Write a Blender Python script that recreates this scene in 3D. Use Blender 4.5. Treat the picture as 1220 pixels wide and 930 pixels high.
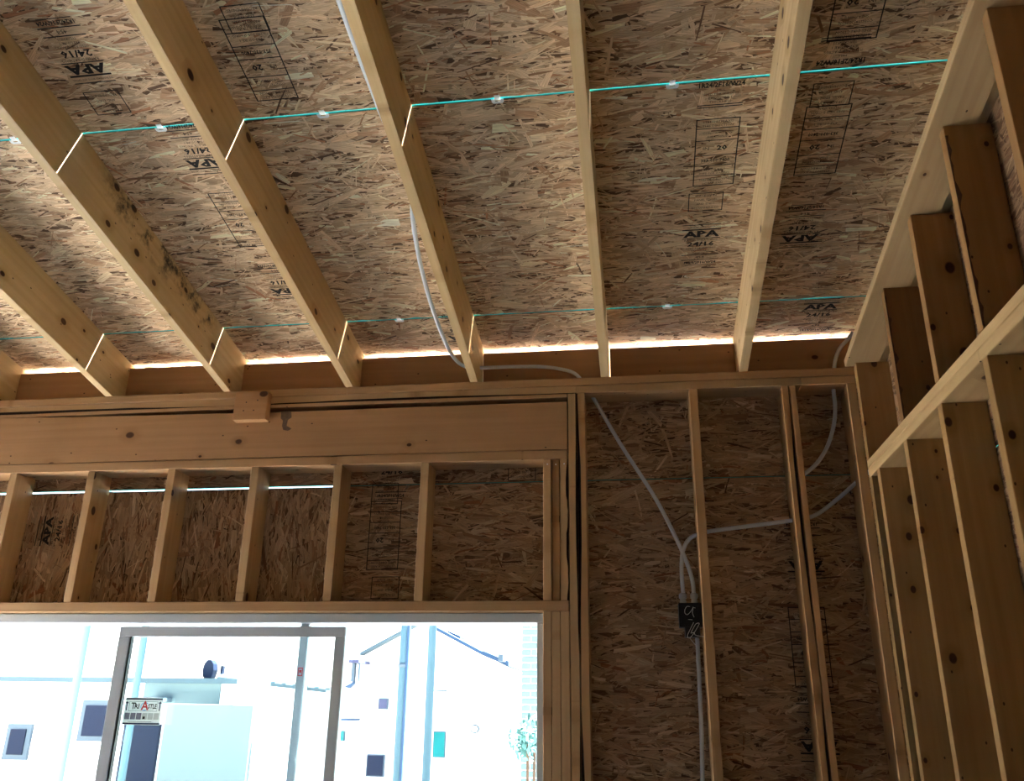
import bpy, bmesh, math, random
import numpy as np
from mathutils import Matrix, Vector
random.seed(7)
rng = np.random.default_rng(11)
S = bpy.context.scene
C = S.collection
for _o in list(bpy.data.objects):
    bpy.data.objects.remove(_o)

# ------------------------------------------------------------------ camera
YAW, PITCH, ROLL, FPX = math.radians(8.45), math.radians(20.79), math.radians(0.835), 1022.0
CX, CY, CAMZ = 610.0, 460.0, 1.6
_f = Vector((-math.sin(YAW) * math.cos(PITCH), math.cos(YAW) * math.cos(PITCH), math.sin(PITCH)))
_r = Vector((math.cos(YAW), math.sin(YAW), 0))
_u = _r.cross(_f)
R_ = math.cos(ROLL) * _r + math.sin(ROLL) * _u
U_ = -math.sin(ROLL) * _r + math.cos(ROLL) * _u
cam_d = bpy.data.cameras.new('camera')
cam_d.sensor_width = 36.0
cam_d.lens = 36.0 * FPX / 1220.0
cam_d.shift_y = -5.0 / 1220.0
cam_d.clip_start = 0.02
cam = bpy.data.objects.new('camera', cam_d)
C.objects.link(cam)
cam.matrix_world = Matrix(((R_.x, U_.x, -_f.x, 0), (R_.y, U_.y, -_f.y, 0), (R_.z, U_.z, -_f.z, CAMZ), (0, 0, 0, 1)))
S.camera = cam

# ------------------------------------------------------------------ sky, sun, exposure
W = bpy.data.worlds.new('world')
S.world = W
W.use_nodes = True
nt = W.node_tree
bg = nt.nodes['Background']
sky = nt.nodes.new('ShaderNodeTexSky')
sky.sky_type = 'NISHITA'
sky.sun_disc = False
sky.sun_elevation = math.radians(66)
sky.sun_rotation = math.radians(40)
sky.air_density = 1.0
sky.dust_density = 1.0
sky.ozone_density = 1.0
nt.links.new(sky.outputs[0], bg.inputs[0])
bg.inputs[1].default_value = 0.26
SUN_DIR = Vector((0.28, 0.345, 1.0)).normalized()      # towards the sun
sun_d = bpy.data.lights.new('sun', 'SUN')
sun_d.energy = 42.0
sun_d.angle = math.radians(0.53)
sun_d.color = (1.0, 0.97, 0.92)
sun = bpy.data.objects.new('sun', sun_d)
C.objects.link(sun)
sun.rotation_euler = SUN_DIR.to_track_quat('Z', 'Y').to_euler()
sun.location = (6, 6, 12)
S.view_settings.view_transform = 'Standard'
S.view_settings.look = 'None'
S.view_settings.gamma = 1.0
S.view_settings.use_curve_mapping = False
S.view_settings.exposure = 2.6
S.cycles.max_bounces = 10
S.cycles.diffuse_bounces = 7
S.cycles.transparent_max_bounces = 12


def portal(name, loc, rot, sx, sy):
    d = bpy.data.lights.new(name, 'AREA')
    d.shape = 'RECTANGLE'
    d.size, d.size_y = sx, sy
    d.cycles.is_portal = True
    o = bpy.data.objects.new(name, d)
    C.objects.link(o)
    o.location = loc
    o.rotation_euler = rot
    return o


# ------------------------------------------------------------------ layout numbers (metres)
D = 3.70                      # inner face of the window wall
SH = 3.84                     # its sheathing
CW = 0.98                     # inner face of the right-hand wall
SHR = 1.12                    # its sheathing
TH = math.radians(10.75)      # roof pitch
TT, TC, TS = math.tan(TH), math.cos(TH), math.sin(TH)
ZP = 3.05                     # top of the double top plate
RD = 0.241                    # rafter depth, measured plumb
XL = -4.35                     # left end of the room
YB = -3.2                     # rear end of the room


def ray(px, py):
    return R_ * ((px - CX) / FPX) - U_ * ((py - CY) / FPX) + _f


def at(px, py, Y):            # the point of the plane y = Y that is seen at a pixel
    r = ray(px, py)
    return r * (Y / r.y) + Vector((0, 0, CAMZ))


def at_roof(px, py, z0):      # the point of the roof plane z = z0 + TT*(D - y)
    r = ray(px, py)
    return r * ((z0 - CAMZ + TT * D) / (r.z + TT * r.y)) + Vector((0, 0, CAMZ))


# ------------------------------------------------------------------ materials
def mat(name):
    m = bpy.data.materials.new(name)
    m.use_nodes = True
    return m, m.node_tree.nodes, m.node_tree.links, m.node_tree.nodes['Principled BSDF']


def plain(name, col, rough=0.6, metal=0.0, var=0.0, scale=20.0, spec=0.3):
    m, n, l, b = mat(name)
    b.inputs['Roughness'].default_value = rough
    b.inputs['Metallic'].default_value = metal
    b.inputs['Specular IOR Level'].default_value = spec
    tc = n.new('ShaderNodeTexCoord')
    no = n.new('ShaderNodeTexNoise')
    no.inputs['Scale'].default_value = scale
    no.inputs['Detail'].default_value = 4
    l.new(tc.outputs['Object'], no.inputs['Vector'])
    mx = n.new('ShaderNodeMix')
    mx.data_type = 'RGBA'
    v = max(var, 0.02)
    mx.inputs['A'].default_value = (*[c * (1 - v) for c in col], 1)
    mx.inputs['B'].default_value = (*[min(1, c * (1 + v)) for c in col], 1)
    l.new(no.outputs['Fac'], mx.inputs['Factor'])
    l.new(mx.outputs['Result'], b.inputs['Base Color'])
    return m


def math_node(n, l, op, a, b=None, c=None):
    k = n.new('ShaderNodeMath')
    k.operation = op
    for i, v in enumerate((a, b, c)):
        if v is None:
            continue
        if isinstance(v, (int, float)):
            k.inputs[i].default_value = v
        else:
            l.new(v, k.inputs[i])
    return k.outputs[0]


def smooth(n, l, v, a, b):
    k = n.new('ShaderNodeMapRange')
    k.interpolation_type = 'SMOOTHSTEP'
    k.inputs['From Min'].default_value = a
    k.inputs['From Max'].default_value = b
    l.new(v, k.inputs['Value'])
    return k.outputs['Result']


def mixc(n, l, f, a, b, blend='MIX'):
    k = n.new('ShaderNodeMix')
    k.data_type = 'RGBA'
    k.blend_type = blend
    for s, v in (('Factor', f), ('A', a), ('B', b)):
        if isinstance(v, (int, float)):
            k.inputs[s].default_value = v
        elif isinstance(v, tuple):
            k.inputs[s].default_value = (*v, 1)
        else:
            l.new(v, k.inputs[s])
    return k.outputs['Result']


def wood(name, light, dark, knots=0.62, stain=None, grain=1.0):
    """Planed softwood: grain along local x, knots through the board, tint from the object's own colour.
    stain = (x0, x1, z0, z1, strength): a patch of black mould with a shape of its own."""
    m, n, l, b = mat(name)
    b.inputs['Roughness'].default_value = 0.62
    b.inputs['Specular IOR Level'].default_value = 0.25
    tc = n.new('ShaderNodeTexCoord')
    oi = n.new('ShaderNodeObjectInfo')
    off = n.new('ShaderNodeCombineXYZ')
    l.new(math_node(n, l, 'MULTIPLY', oi.outputs['Random'], 37.0), off.inputs[0])
    l.new(math_node(n, l, 'MULTIPLY', oi.outputs['Random'], 11.0), off.inputs[2])
    l.new(math_node(n, l, 'MULTIPLY', oi.outputs['Random'], 5.0), off.inputs[1])
    add = n.new('ShaderNodeVectorMath')
    l.new(tc.outputs['Object'], add.inputs[0])
    l.new(off.outputs[0], add.inputs[1])
    P = add.outputs[0]
    # knots
    mk = n.new('ShaderNodeSeparateXYZ')
    l.new(P, mk.inputs[0])
    mk2 = n.new('ShaderNodeCombineXYZ')
    l.new(math_node(n, l, 'MULTIPLY', mk.outputs[0], 5.0), mk2.inputs[0])
    l.new(math_node(n, l, 'MULTIPLY', mk.outputs[2], 7.0), mk2.inputs[1])
    vo = n.new('ShaderNodeTexVoronoi')
    vo.voronoi_dimensions = '2D'
    vo.inputs['Scale'].default_value = 1.0
    l.new(mk2.outputs[0], vo.inputs['Vector'])
    sep = n.new('ShaderNodeSeparateColor')
    l.new(vo.outputs['Color'], sep.inputs[0])
    has = math_node(n, l, 'LESS_THAN', sep.outputs[0], knots)
    rad = math_node(n, l, 'MULTIPLY_ADD', sep.outputs[1], 0.080, 0.034)
    rel = math_node(n, l, 'DIVIDE', vo.outputs['Distance'], rad)
    core = math_node(n, l, 'MULTIPLY', has, math_node(n, l, 'SUBTRACT', 1.0, smooth(n, l, rel, 0.75, 1.15)))
    halo = math_node(n, l, 'MULTIPLY', has, math_node(n, l, 'SUBTRACT', 1.0, smooth(n, l, rel, 0.9, 3.6)))
    # knots show round on the wide faces only; the narrow edges just catch a faint bar
    sn = n.new('ShaderNodeSeparateXYZ')
    l.new(tc.outputs['Normal'], sn.inputs[0])
    wide = math_node(n, l, 'MULTIPLY_ADD', math_node(n, l, 'GREATER_THAN', math_node(n, l, 'ABSOLUTE', sn.outputs[1]), 0.6), 0.85, 0.15)
    core = math_node(n, l, 'MULTIPLY', core, wide)
    # long grain
    mg = n.new('ShaderNodeMapping')
    mg.inputs['Scale'].default_value = (1.1, 38.0, 38.0)
    l.new(P, mg.inputs[0])
    ng = n.new('ShaderNodeTexNoise')
    ng.inputs['Scale'].default_value = 1.0
    ng.inputs['Detail'].default_value = 5
    ng.inputs['Distortion'].default_value = 0.6
    l.new(mg.outputs[0], ng.inputs['Vector'])
    mw = n.new('ShaderNodeMapping')
    mw.inputs['Scale'].default_value = (0.35, 9.0, 9.0)
    l.new(P, mw.inputs[0])
    wv = n.new('ShaderNodeTexWave')
    wv.wave_type = 'RINGS'
    wv.rings_direction = 'X'
    wv.inputs['Scale'].default_value = 0.9
    wv.inputs['Distortion'].default_value = 5.0
    wv.inputs['Detail'].default_value = 2
    wv.inputs['Detail Scale'].default_value = 0.5
    l.new(mw.outputs[0], wv.inputs['Vector'])
    g = math_node(n, l, 'MULTIPLY_ADD', wv.outputs['Fac'], 0.14 * grain, math_node(n, l, 'MULTIPLY', ng.outputs['Fac'], 1.0 * grain))
    g = math_node(n, l, 'ADD', g, math_node(n, l, 'MULTIPLY', halo, 0.55))
    col = mixc(n, l, g, light, dark)
    # broad blotches
    nb = n.new('ShaderNodeTexNoise')
    nb.inputs['Scale'].default_value = 3.2
    nb.inputs['Detail'].default_value = 3
    l.new(P, nb.inputs['Vector'])
    col = mixc(n, l, math_node(n, l, 'MULTIPLY', smooth(n, l, nb.outputs['Fac'], 0.35, 0.75), 0.30), col, tuple(c * 0.72 for c in dark))
    col = mixc(n, l, core, col, (0.085, 0.04, 0.018))
    mk3 = n.new('ShaderNodeCombineXYZ')
    l.new(math_node(n, l, 'MULTIPLY', mk.outputs[0], 9.0), mk3.inputs[0])
    l.new(math_node(n, l, 'MULTIPLY_ADD', mk.outputs[2], 14.0, 3.7), mk3.inputs[1])
    vp = n.new('ShaderNodeTexVoronoi')
    vp.voronoi_dimensions = '2D'
    vp.inputs['Scale'].default_value = 1.0
    l.new(mk3.outputs[0], vp.inputs['Vector'])
    sp2 = n.new('ShaderNodeSeparateColor')
    l.new(vp.outputs['Color'], sp2.inputs[0])
    pin = math_node(n, l, 'MULTIPLY', math_node(n, l, 'LESS_THAN', sp2.outputs[0], 0.20), math_node(n, l, 'SUBTRACT', 1.0, smooth(n, l, vp.outputs['Distance'], 0.030, 0.055)))
    pin = math_node(n, l, 'MULTIPLY', pin, wide)
    col = mixc(n, l, math_node(n, l, 'MULTIPLY', pin, 0.9), col, (0.06, 0.032, 0.018))
    col = mixc(n, l, 1.0, col, oi.outputs['Color'], 'MULTIPLY')
    if stain:
        x0, x1, z0, z1, st = stain
        sx = n.new('ShaderNodeSeparateXYZ')
        l.new(tc.outputs['Object'], sx.inputs[0])
        e = 0.05
        mxk = math_node(n, l, 'MULTIPLY', smooth(n, l, sx.outputs[0], x0, x0 + 0.10), math_node(n, l, 'SUBTRACT', 1.0, smooth(n, l, sx.outputs[0], x1 - 0.25, x1)))
        mzk = math_node(n, l, 'MULTIPLY', smooth(n, l, sx.outputs[2], z0 - e, z0 + e), math_node(n, l, 'SUBTRACT', 1.0, smooth(n, l, sx.outputs[2], z1 - e, z1 + e)))
        ns = n.new('ShaderNodeTexNoise')
        ns.inputs['Scale'].default_value = 11.0
        ns.inputs['Detail'].default_value = 6
        ns.inputs['Roughness'].default_value = 0.7
        l.new(P, ns.inputs['Vector'])
        k = smooth(n, l, ns.outputs['Fac'], 0.47, 0.66)
        k = math_node(n, l, 'MULTIPLY', math_node(n, l, 'MULTIPLY', k, math_node(n, l, 'MULTIPLY', mxk, mzk)), st)
        col = mixc(n, l, k, col, (0.03, 0.03, 0.03))
    l.new(col, b.inputs['Base Color'])
    bp = n.new('ShaderNodeBump')
    bp.inputs['Strength'].default_value = 0.18
    bp.inputs['Distance'].default_value = 0.002
    l.new(ng.outputs['Fac'], bp.inputs['Height'])
    l.new(bp.outputs[0], b.inputs['Normal'])
    return m


def strand_mat():
    m, n, l, b = mat('osb_strands')
    b.inputs['Roughness'].default_value = 0.6
    b.inputs['Specular IOR Level'].default_value = 0.25
    a = n.new('ShaderNodeAttribute')
    a.attribute_name = 'Col'
    uv = n.new('ShaderNodeUVMap')
    mp = n.new('ShaderNodeMapping')
    mp.inputs['Scale'].default_value = (14.0, 520.0, 1.0)
    l.new(uv.outputs[0], mp.inputs[0])
    no = n.new('ShaderNodeTexNoise')
    no.inputs['Scale'].default_value = 1.0
    no.inputs['Detail'].default_value = 3
    l.new(mp.outputs[0], no.inputs['Vector'])
    f = smooth(n, l, no.outputs['Fac'], 0.30, 0.72)
    k = mixc(n, l, f, (0.62, 0.58, 0.55), (1.12, 1.12, 1.12))
    l.new(mixc(n, l, 1.0, a.outputs['Color'], k, 'MULTIPLY'), b.inputs['Base Color'])
    return m


M = {}
M['pine'] = wood('pine', (0.73, 0.585, 0.365), (0.50, 0.36, 0.19))
M['pine_plate'] = wood('pine_plate', (0.63, 0.475, 0.275), (0.42, 0.28, 0.14), knots=0.22)
M['pine_mould'] = wood('pine_mould', (0.72, 0.575, 0.36), (0.50, 0.36, 0.19), stain=(0.25, 1.35, 0.13, 0.30, 0.97))
M['pine_beam'] = wood('pine_beam', (0.60, 0.42, 0.235), (0.44, 0.28, 0.14), knots=0.22)
M['bark_brown'] = plain('bark_brown', (0.10, 0.058, 0.032), 0.9, var=0.6, scale=70)
M['bark'] = plain('bark', (0.035, 0.02, 0.012), 0.9, var=0.5, scale=60)
M['strand'] = strand_mat()
M['osb_core'] = plain('osb_core', (0.13, 0.075, 0.04), 0.8, var=0.4, scale=90)
M['edge_seal'] = plain('edge_seal', (0.03, 0.33, 0.32), 0.6, var=0.15, scale=40)
M['ink'] = plain('ink', (0.016, 0.014, 0.013), 0.7, var=0.3)
M['conduit'] = plain('conduit', (0.60, 0.66, 0.74), 0.45, var=0.05)
M['white_pvc'] = plain('white_pvc', (0.46, 0.51, 0.56), 0.35, var=0.02)
M['black_plastic'] = plain('black_plastic', (0.012, 0.014, 0.016), 0.4, var=0.1)
M['chalk'] = plain('chalk', (0.85, 0.84, 0.80), 0.9)
M['galv'] = plain('galv', (0.86, 0.88, 0.90), 0.35, var=0.03)
M['nail'] = plain('nail', (0.06, 0.05, 0.045), 0.5, metal=0.6)
M['concrete'] = plain('concrete', (0.70, 0.68, 0.65), 0.85, var=0.12, scale=3)
M['ground'] = plain('ground', (0.70, 0.68, 0.64), 0.9, var=0.08, scale=1.5)
M['wrap'] = plain('wrap', (0.55, 0.54, 0.52), 0.7, var=0.05)


def glass_mat():
    m, n, l, b = mat('window_glass')
    out = n['Material Output']
    tr = n.new('ShaderNodeBsdfTransparent')
    tr.inputs[0].default_value = (0.93, 0.97, 0.97, 1)
    gl = n.new('ShaderNodeBsdfGlossy')
    gl.inputs['Roughness'].default_value = 0.02
    fr = n.new('ShaderNodeFresnel')
    fr.inputs['IOR'].default_value = 1.45
    ms = n.new('ShaderNodeMixShader')
    l.new(fr.outputs[0], ms.inputs[0])
    l.new(tr.outputs[0], ms.inputs[1])
    l.new(gl.outputs[0], ms.inputs[2])
    l.new(ms.outputs[0], out.inputs['Surface'])
    return m


M['glass'] = glass_mat()


# ------------------------------------------------------------------ builders
def link(name, me, material=None, parent=None):
    o = bpy.data.objects.new(name, me)
    C.objects.link(o)
    if material is not None and me is not None and not me.materials:
        me.materials.append(M[material] if isinstance(material, str) else material)
    if parent is not None:
        o.parent = parent
    return o


def tag(o, label, cat, group=None):
    o['label'] = label
    o['category'] = cat
    if group:
        o['group'] = group
    return o


def empty(name, loc=(0, 0, 0)):
    o = bpy.data.objects.new(name, None)
    C.objects.link(o)
    o.location = loc
    o.empty_display_size = 0.1
    return o


def struct(o):
    o['kind'] = 'structure'
    return o


def bm_box(bm, x0, x1, y0, y1, z0, z1):
    v = [bm.verts.new(p) for p in ((x0, y0, z0), (x1, y0, z0), (x1, y1, z0), (x0, y1, z0), (x0, y0, z1), (x1, y0, z1), (x1, y1, z1), (x0, y1, z1))]
    return [bm.faces.new([v[i] for i in q]) for q in ((0, 3, 2, 1), (4, 5, 6, 7), (0, 1, 5, 4), (1, 2, 6, 5), (2, 3, 7, 6), (3, 0, 4, 7))]


def finish(bm, name, bevel=0.0, seg=1):
    bmesh.ops.recalc_face_normals(bm, faces=bm.faces[:])
    if bevel:
        bmesh.ops.bevel(bm, geom=bm.edges[:], offset=bevel, segments=seg, affect='EDGES', profile=0.5)
    me = bpy.data.meshes.new(name)
    bm.to_mesh(me)
    bm.free()
    return me


def box(name, x0, x1, y0, y1, z0, z1, material, parent=None, bevel=0.0):
    """A box in world axes; its origin is at its middle (or it is parented in world coordinates)."""
    c = Vector(((x0 + x1) / 2, (y0 + y1) / 2, (z0 + z1) / 2))
    bm = bmesh.new()
    bm_box(bm, x0 - c.x, x1 - c.x, y0 - c.y, y1 - c.y, z0 - c.z, z1 - c.z)
    o = link(name, finish(bm, name, bevel), material, parent)
    o.location = c if parent is None else c - parent.matrix_basis.translation
    return o


def basis(loc, x, y, z):
    return Matrix(((x[0], y[0], z[0], loc[0]), (x[1], y[1], z[1], loc[1]), (x[2], y[2], z[2], loc[2]), (0, 0, 0, 1)))


def board(name, p0, p1, width_dir, w, t, material='pine', tint=(1, 1, 1), bevel=0.0022, parent=None, jag=0.0):
    """A sawn board from p0 to p1 (centre line), width w along width_dir, thickness t. Local x = grain.
    jag > 0 makes one long edge waney."""
    p0, p1 = Vector(p0), Vector(p1)
    x = (p1 - p0).normalized()
    z = Vector(width_dir)
    z = (z - x * z.dot(x)).normalized()
    y = z.cross(x)
    L = (p1 - p0).length
    bm = bmesh.new()
    if jag:
        n = 26
        prof = []
        ph = random.random() * 6
        for i in range(n + 1):
            u = L * i / n
            k = 0.5 + 0.5 * math.sin(i * 0.55 + ph) + 0.35 * random.random()
            prof.append((u, jag * min(1, max(0.0, k))))
        rows = []
        for u, j in prof:
            rows.append([bm.verts.new(q) for q in ((u, -t / 2, -w / 2), (u, t / 2, -w / 2), (u, t / 2, w / 2), (u, -t / 2 + j, w / 2), (u, -t / 2, w / 2 - j * 1.3 - 1e-4))])
        for a, b_ in zip(rows, rows[1:]):
            for k in range(5):
                f = bm.faces.new((a[k], a[(k + 1) % 5], b_[(k + 1) % 5], b_[k]))
                if k == 3:
                    f.material_index = 1
        bm.faces.new(rows[0])
        bm.faces.new(rows[-1][::-1])
        me = finish(bm, name)
        me.materials.append(M[material])
        me.materials.append(M['bark'])
    else:
        bm_box(bm, 0, L, -t / 2, t / 2, -w / 2, w / 2)
        me = finish(bm, name, bevel)
    o = link(name, me, material, parent)
    o.matrix_world = basis(p0, x, y, z)
    o.color = (*tint, 1)
    return o


def prism(name, pts, t, m, material, tint=(1, 1, 1), bevel=0.0):
    """Polygon pts (x, z) in the local x-z plane, thickness t along local y."""
    bm = bmesh.new()
    a = [bm.verts.new((p[0], -t / 2, p[1])) for p in pts]
    b_ = [bm.verts.new((p[0], t / 2, p[1])) for p in pts]
    bm.faces.new(a)
    bm.faces.new(b_[::-1])
    for i in range(len(pts)):
        j = (i + 1) % len(pts)
        bm.faces.new((a[i], b_[i], b_[j], a[j]))
    o = link(name, finish(bm, name, bevel), material)
    o.matrix_world = m
    o.color = (*tint, 1)
    return o


def catmull(pts, step):
    P = [Vector(p) for p in pts]
    P = [P[0] * 2 - P[1]] + P + [P[-1] * 2 - P[-2]]
    out = []
    for i in range(1, len(P) - 2):
        a, b_, c, d = P[i - 1:i + 3]
        n = max(2, int((c - b_).length / step))
        for k in range(n):
            s = k / n
            out.append(0.5 * ((2 * b_) + (c - a) * s + (2 * a - 5 * b_ + 4 * c - d) * s * s + (3 * b_ - a - 3 * c + d) * s ** 3))
    out.append(P[-2])
    return out


def tube_mesh(name, pts, r, seg=10, ribs=0.0, step=0.005, sub=True):
    path = catmull(pts, step) if sub else [Vector(p) for p in pts]
    bm = bmesh.new()
    rings = []
    up = None
    for i, p in enumerate(path):
        tg = (path[min(i + 1, len(path) - 1)] - path[max(i - 1, 0)]).normalized()
        if up is None:
            up = tg.orthogonal().normalized()
        up = (up - tg * up.dot(tg)).normalized()
        sd = tg.cross(up)
        rr = r * (1 + (ribs if i % 2 else -ribs))
        rings.append([bm.verts.new(p + (up * math.cos(2 * math.pi * k / seg) + sd * math.sin(2 * math.pi * k / seg)) * rr) for k in range(seg)])
    for a, b_ in zip(rings, rings[1:]):
        for k in range(seg):
            f = bm.faces.new((a[k], a[(k + 1) % seg], b_[(k + 1) % seg], b_[k]))
            f.smooth = True
    bm.faces.new(rings[0][::-1])
    bm.faces.new(rings[-1])
    bmesh.ops.recalc_face_normals(bm, faces=bm.faces[:])
    me = bpy.data.meshes.new(name)
    bm.to_mesh(me)
    bm.free()
    return me


# -------- oriented strand board
PAL = np.array([(0.64, 0.495, 0.335), (0.56, 0.425, 0.28), (0.48, 0.345, 0.215), (0.37, 0.235, 0.14), (0.24, 0.135, 0.072), (0.12, 0.068, 0.04), (0.76, 0.64, 0.45), (0.37, 0.185, 0.10)])
PW = np.array([0.27, 0.26, 0.19, 0.09, 0.05, 0.04, 0.07, 0.03])


def strands_mesh(name, L, H, vertical=False, layers=3.6, tone=1.0):
    ln = (H if vertical else L)
    hh = (L if vertical else H)
    n = int(layers * L * H / 0.00105)
    big = rng.random(n)
    sliver = rng.random(n) < 0.5
    le = np.clip(rng.normal(0.095, 0.038, n), 0.02, 0.19)
    wi = np.clip(rng.lognormal(math.log(0.0125), 0.55, n), 0.004, 0.036)
    wi[sliver] = np.clip(rng.lognormal(math.log(0.0052), 0.35, sliver.sum()), 0.0022, 0.011)
    an = rng.normal(0, 0.24, n)
    wild = rng.random(n) < 0.13
    an[wild] = rng.uniform(-1.5, 1.5, wild.sum())
    cx, cy = rng.uniform(0, ln, n), rng.uniform(0, hh, n)
    zc = rng.uniform(0.0003, 0.0024, n)
    tu, tv = rng.normal(0, 0.006, n), rng.normal(0, 0.02, n)
    T = np.array([(-0.5, -0.5), (0.02, -0.52), (0.5, -0.38), (0.47, 0.45), (-0.05, 0.5), (-0.47, 0.40)])
    u = T[None, :, 0] + rng.normal(0, 0.045, (n, 6))
    v = T[None, :, 1] + rng.normal(0, 0.15, (n, 6))
    pu, pv = u * le[:, None], v * wi[:, None]
    ca, sa = np.cos(an)[:, None], np.sin(an)[:, None]
    x = cx[:, None] + pu * ca - pv * sa
    y = cy[:, None] + pu * sa + pv * ca
    z = zc[:, None] + pu * tu[:, None] + pv * tv[:, None]
    z = np.maximum(z, 0.0002)
    x = np.clip(x, 0.003, ln - 0.003)
    y = np.clip(y, 0.003, hh - 0.003)
    if vertical:
        x, y = hh - y, x
    co = np.stack([x, y, z], -1).reshape(-1, 3).astype(np.float32)
    me = bpy.data.meshes.new(name)
    me.vertices.add(n * 6)
    me.loops.add(n * 6)
    me.polygons.add(n)
    me.vertices.foreach_set('co', co.ravel())
    me.loops.foreach_set('vertex_index', np.arange(n * 6, dtype=np.int32))
    me.polygons.foreach_set('loop_start', np.arange(0, n * 6, 6, dtype=np.int32))
    me.polygons.foreach_set('loop_total', np.full(n, 6, dtype=np.int32))
    ci = rng.choice(len(PAL), n, p=PW / PW.sum())
    ci[(ci == 5) & (wi > 0.012)] = 2
    ci[(ci == 4) & (wi > 0.016)] = 1
    ci[(ci == 7) & (wi > 0.018)] = 2
    col = PAL[ci] * rng.normal(1.0, 0.10, (n, 1)) * np.asarray(tone)
    # strands set deeper in the mat are coloured darker
    col *= (0.70 + 0.36 * (zc[:, None] - 0.0003) / 0.0021)
    col = np.clip(col, 0.01, 0.9)
    ca4 = np.concatenate([np.repeat(col, 6, 0), np.ones((n * 6, 1))], 1).astype(np.float32)
    at_ = me.color_attributes.new('Col', 'FLOAT_COLOR', 'CORNER')
    at_.data.foreach_set('color', ca4.ravel())
    uvl = me.uv_layers.new(name='UVMap')
    uvs = np.stack([pu + rng.uniform(0, 50, (n, 1)), pv + rng.uniform(0, 50, (n, 1))], -1).reshape(-1, 2).astype(np.float32)
    uvl.data.foreach_set('uv', uvs.ravel())
    me.update()
    me.validate()
    me.materials.append(M['strand'])
    return me


def osb_panel(parent, origin, x, y, L, H, vertical=False, strands=True, skew=0.0, tone=None, layers=3.6, ease=0.0028):
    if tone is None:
        # pale roof board, browner wall board; wall tones also hold shade, right wall most
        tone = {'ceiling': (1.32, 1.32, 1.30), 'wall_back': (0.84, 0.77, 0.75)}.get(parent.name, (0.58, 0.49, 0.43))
    """One sheet: its face is the local x-y rectangle L x H, local z looks into the room. The sawn edges are sealed in teal."""
    x, y = Vector(x), Vector(y)
    z = x.cross(y)
    bm = bmesh.new()
    e = ease                                     # eased edge, sealed together with the sawn edge
    T_ = 0.0115
    v = [bm.verts.new(p) for p in ((e, e, 0), (L - e, e, 0), (L - e, H - e, 0), (e, H - skew - e, 0),
                                   (0, 0, -e), (L, 0, -e), (L, H, -e), (0, H - skew, -e),
                                   (0, 0, -T_), (L, 0, -T_), (L, H, -T_), (0, H - skew, -T_))]
    bm.faces.new((v[0], v[1], v[2], v[3]))
    bm.faces.new((v[11], v[10], v[9], v[8]))
    for k0 in (0, 4):
        for i in range(4):
            j = (i + 1) % 4
            f = bm.faces.new((v[k0 + 4 + i], v[k0 + 4 + j], v[k0 + j], v[k0 + i]))
            f.material_index = 1
    me = finish(bm, 'panel')
    me.materials.append(M['osb_core'])
    me.materials.append(M['edge_seal'])
    o = link('panel', me, None, parent)
    o.matrix_world = basis(origin, x, y, z)
    if strands:
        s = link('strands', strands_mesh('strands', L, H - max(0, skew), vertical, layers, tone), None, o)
        s['kind'] = 'stuff'
    return o


# -------- flat print
def text_mesh(body, size, bold=0.0, align='CENTER'):
    cu = bpy.data.curves.new('t', 'FONT')
    cu.body = body
    cu.size = size
    cu.align_x = align
    cu.align_y = 'CENTER'
    cu.resolution_u = 1
    cu.offset = bold
    ob = bpy.data.objects.new('t', cu)
    C.objects.link(ob)
    bpy.context.view_layer.update()
    me = bpy.data.meshes.new_from_object(ob.evaluated_get(bpy.context.evaluated_depsgraph_get()))
    bpy.data.objects.remove(ob)
    vs = [tuple(p.co) for p in me.vertices]
    fs = [tuple(p.vertices) for p in me.polygons]
    bpy.data.meshes.remove(me)
    return vs, fs


class Print:
    def __init__(s):
        s.v, s.f = [], []

    def text(s, body, x, y, size, sx=1.0, bold=0.0, align='CENTER'):
        vs, fs = text_mesh(body, size, bold, align)
        b = len(s.v)
        s.v += [(x + p[0] * sx, y + p[1], 0) for p in vs]
        s.f += [tuple(i + b for i in q) for q in fs]

    def rect(s, x0, x1, y0, y1):
        b = len(s.v)
        s.v += [(x0, y0, 0), (x1, y0, 0), (x1, y1, 0), (x0, y1, 0)]
        s.f.append((b, b + 1, b + 2, b + 3))

    def poly(s, pts):
        b = len(s.v)
        s.v += [(p[0], p[1], 0) for p in pts]
        s.f.append(tuple(range(b, b + len(pts))))

    def frame(s, x0, x1, y0, y1, t=0.003):
        s.rect(x0, x1, y0, y0 + t)
        s.rect(x0, x1, y1 - t, y1)
        s.rect(x0, x0 + t, y0 + t, y1 - t)
        s.rect(x1 - t, x1, y0 + t, y1 - t)

    def line(s, a, b, t):
        a, b = Vector(a), Vector(b)
        d = (b - a).normalized()
        nn = Vector((-d.y, d.x)) * t / 2
        s.poly((a + nn, a - nn, b - nn, b + nn))

    def mesh(s, name, material):
        me = bpy.data.meshes.new(name)
        me.from_pydata(s.v, [], s.f)
        me.materials.append(M[material])
        return me


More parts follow.
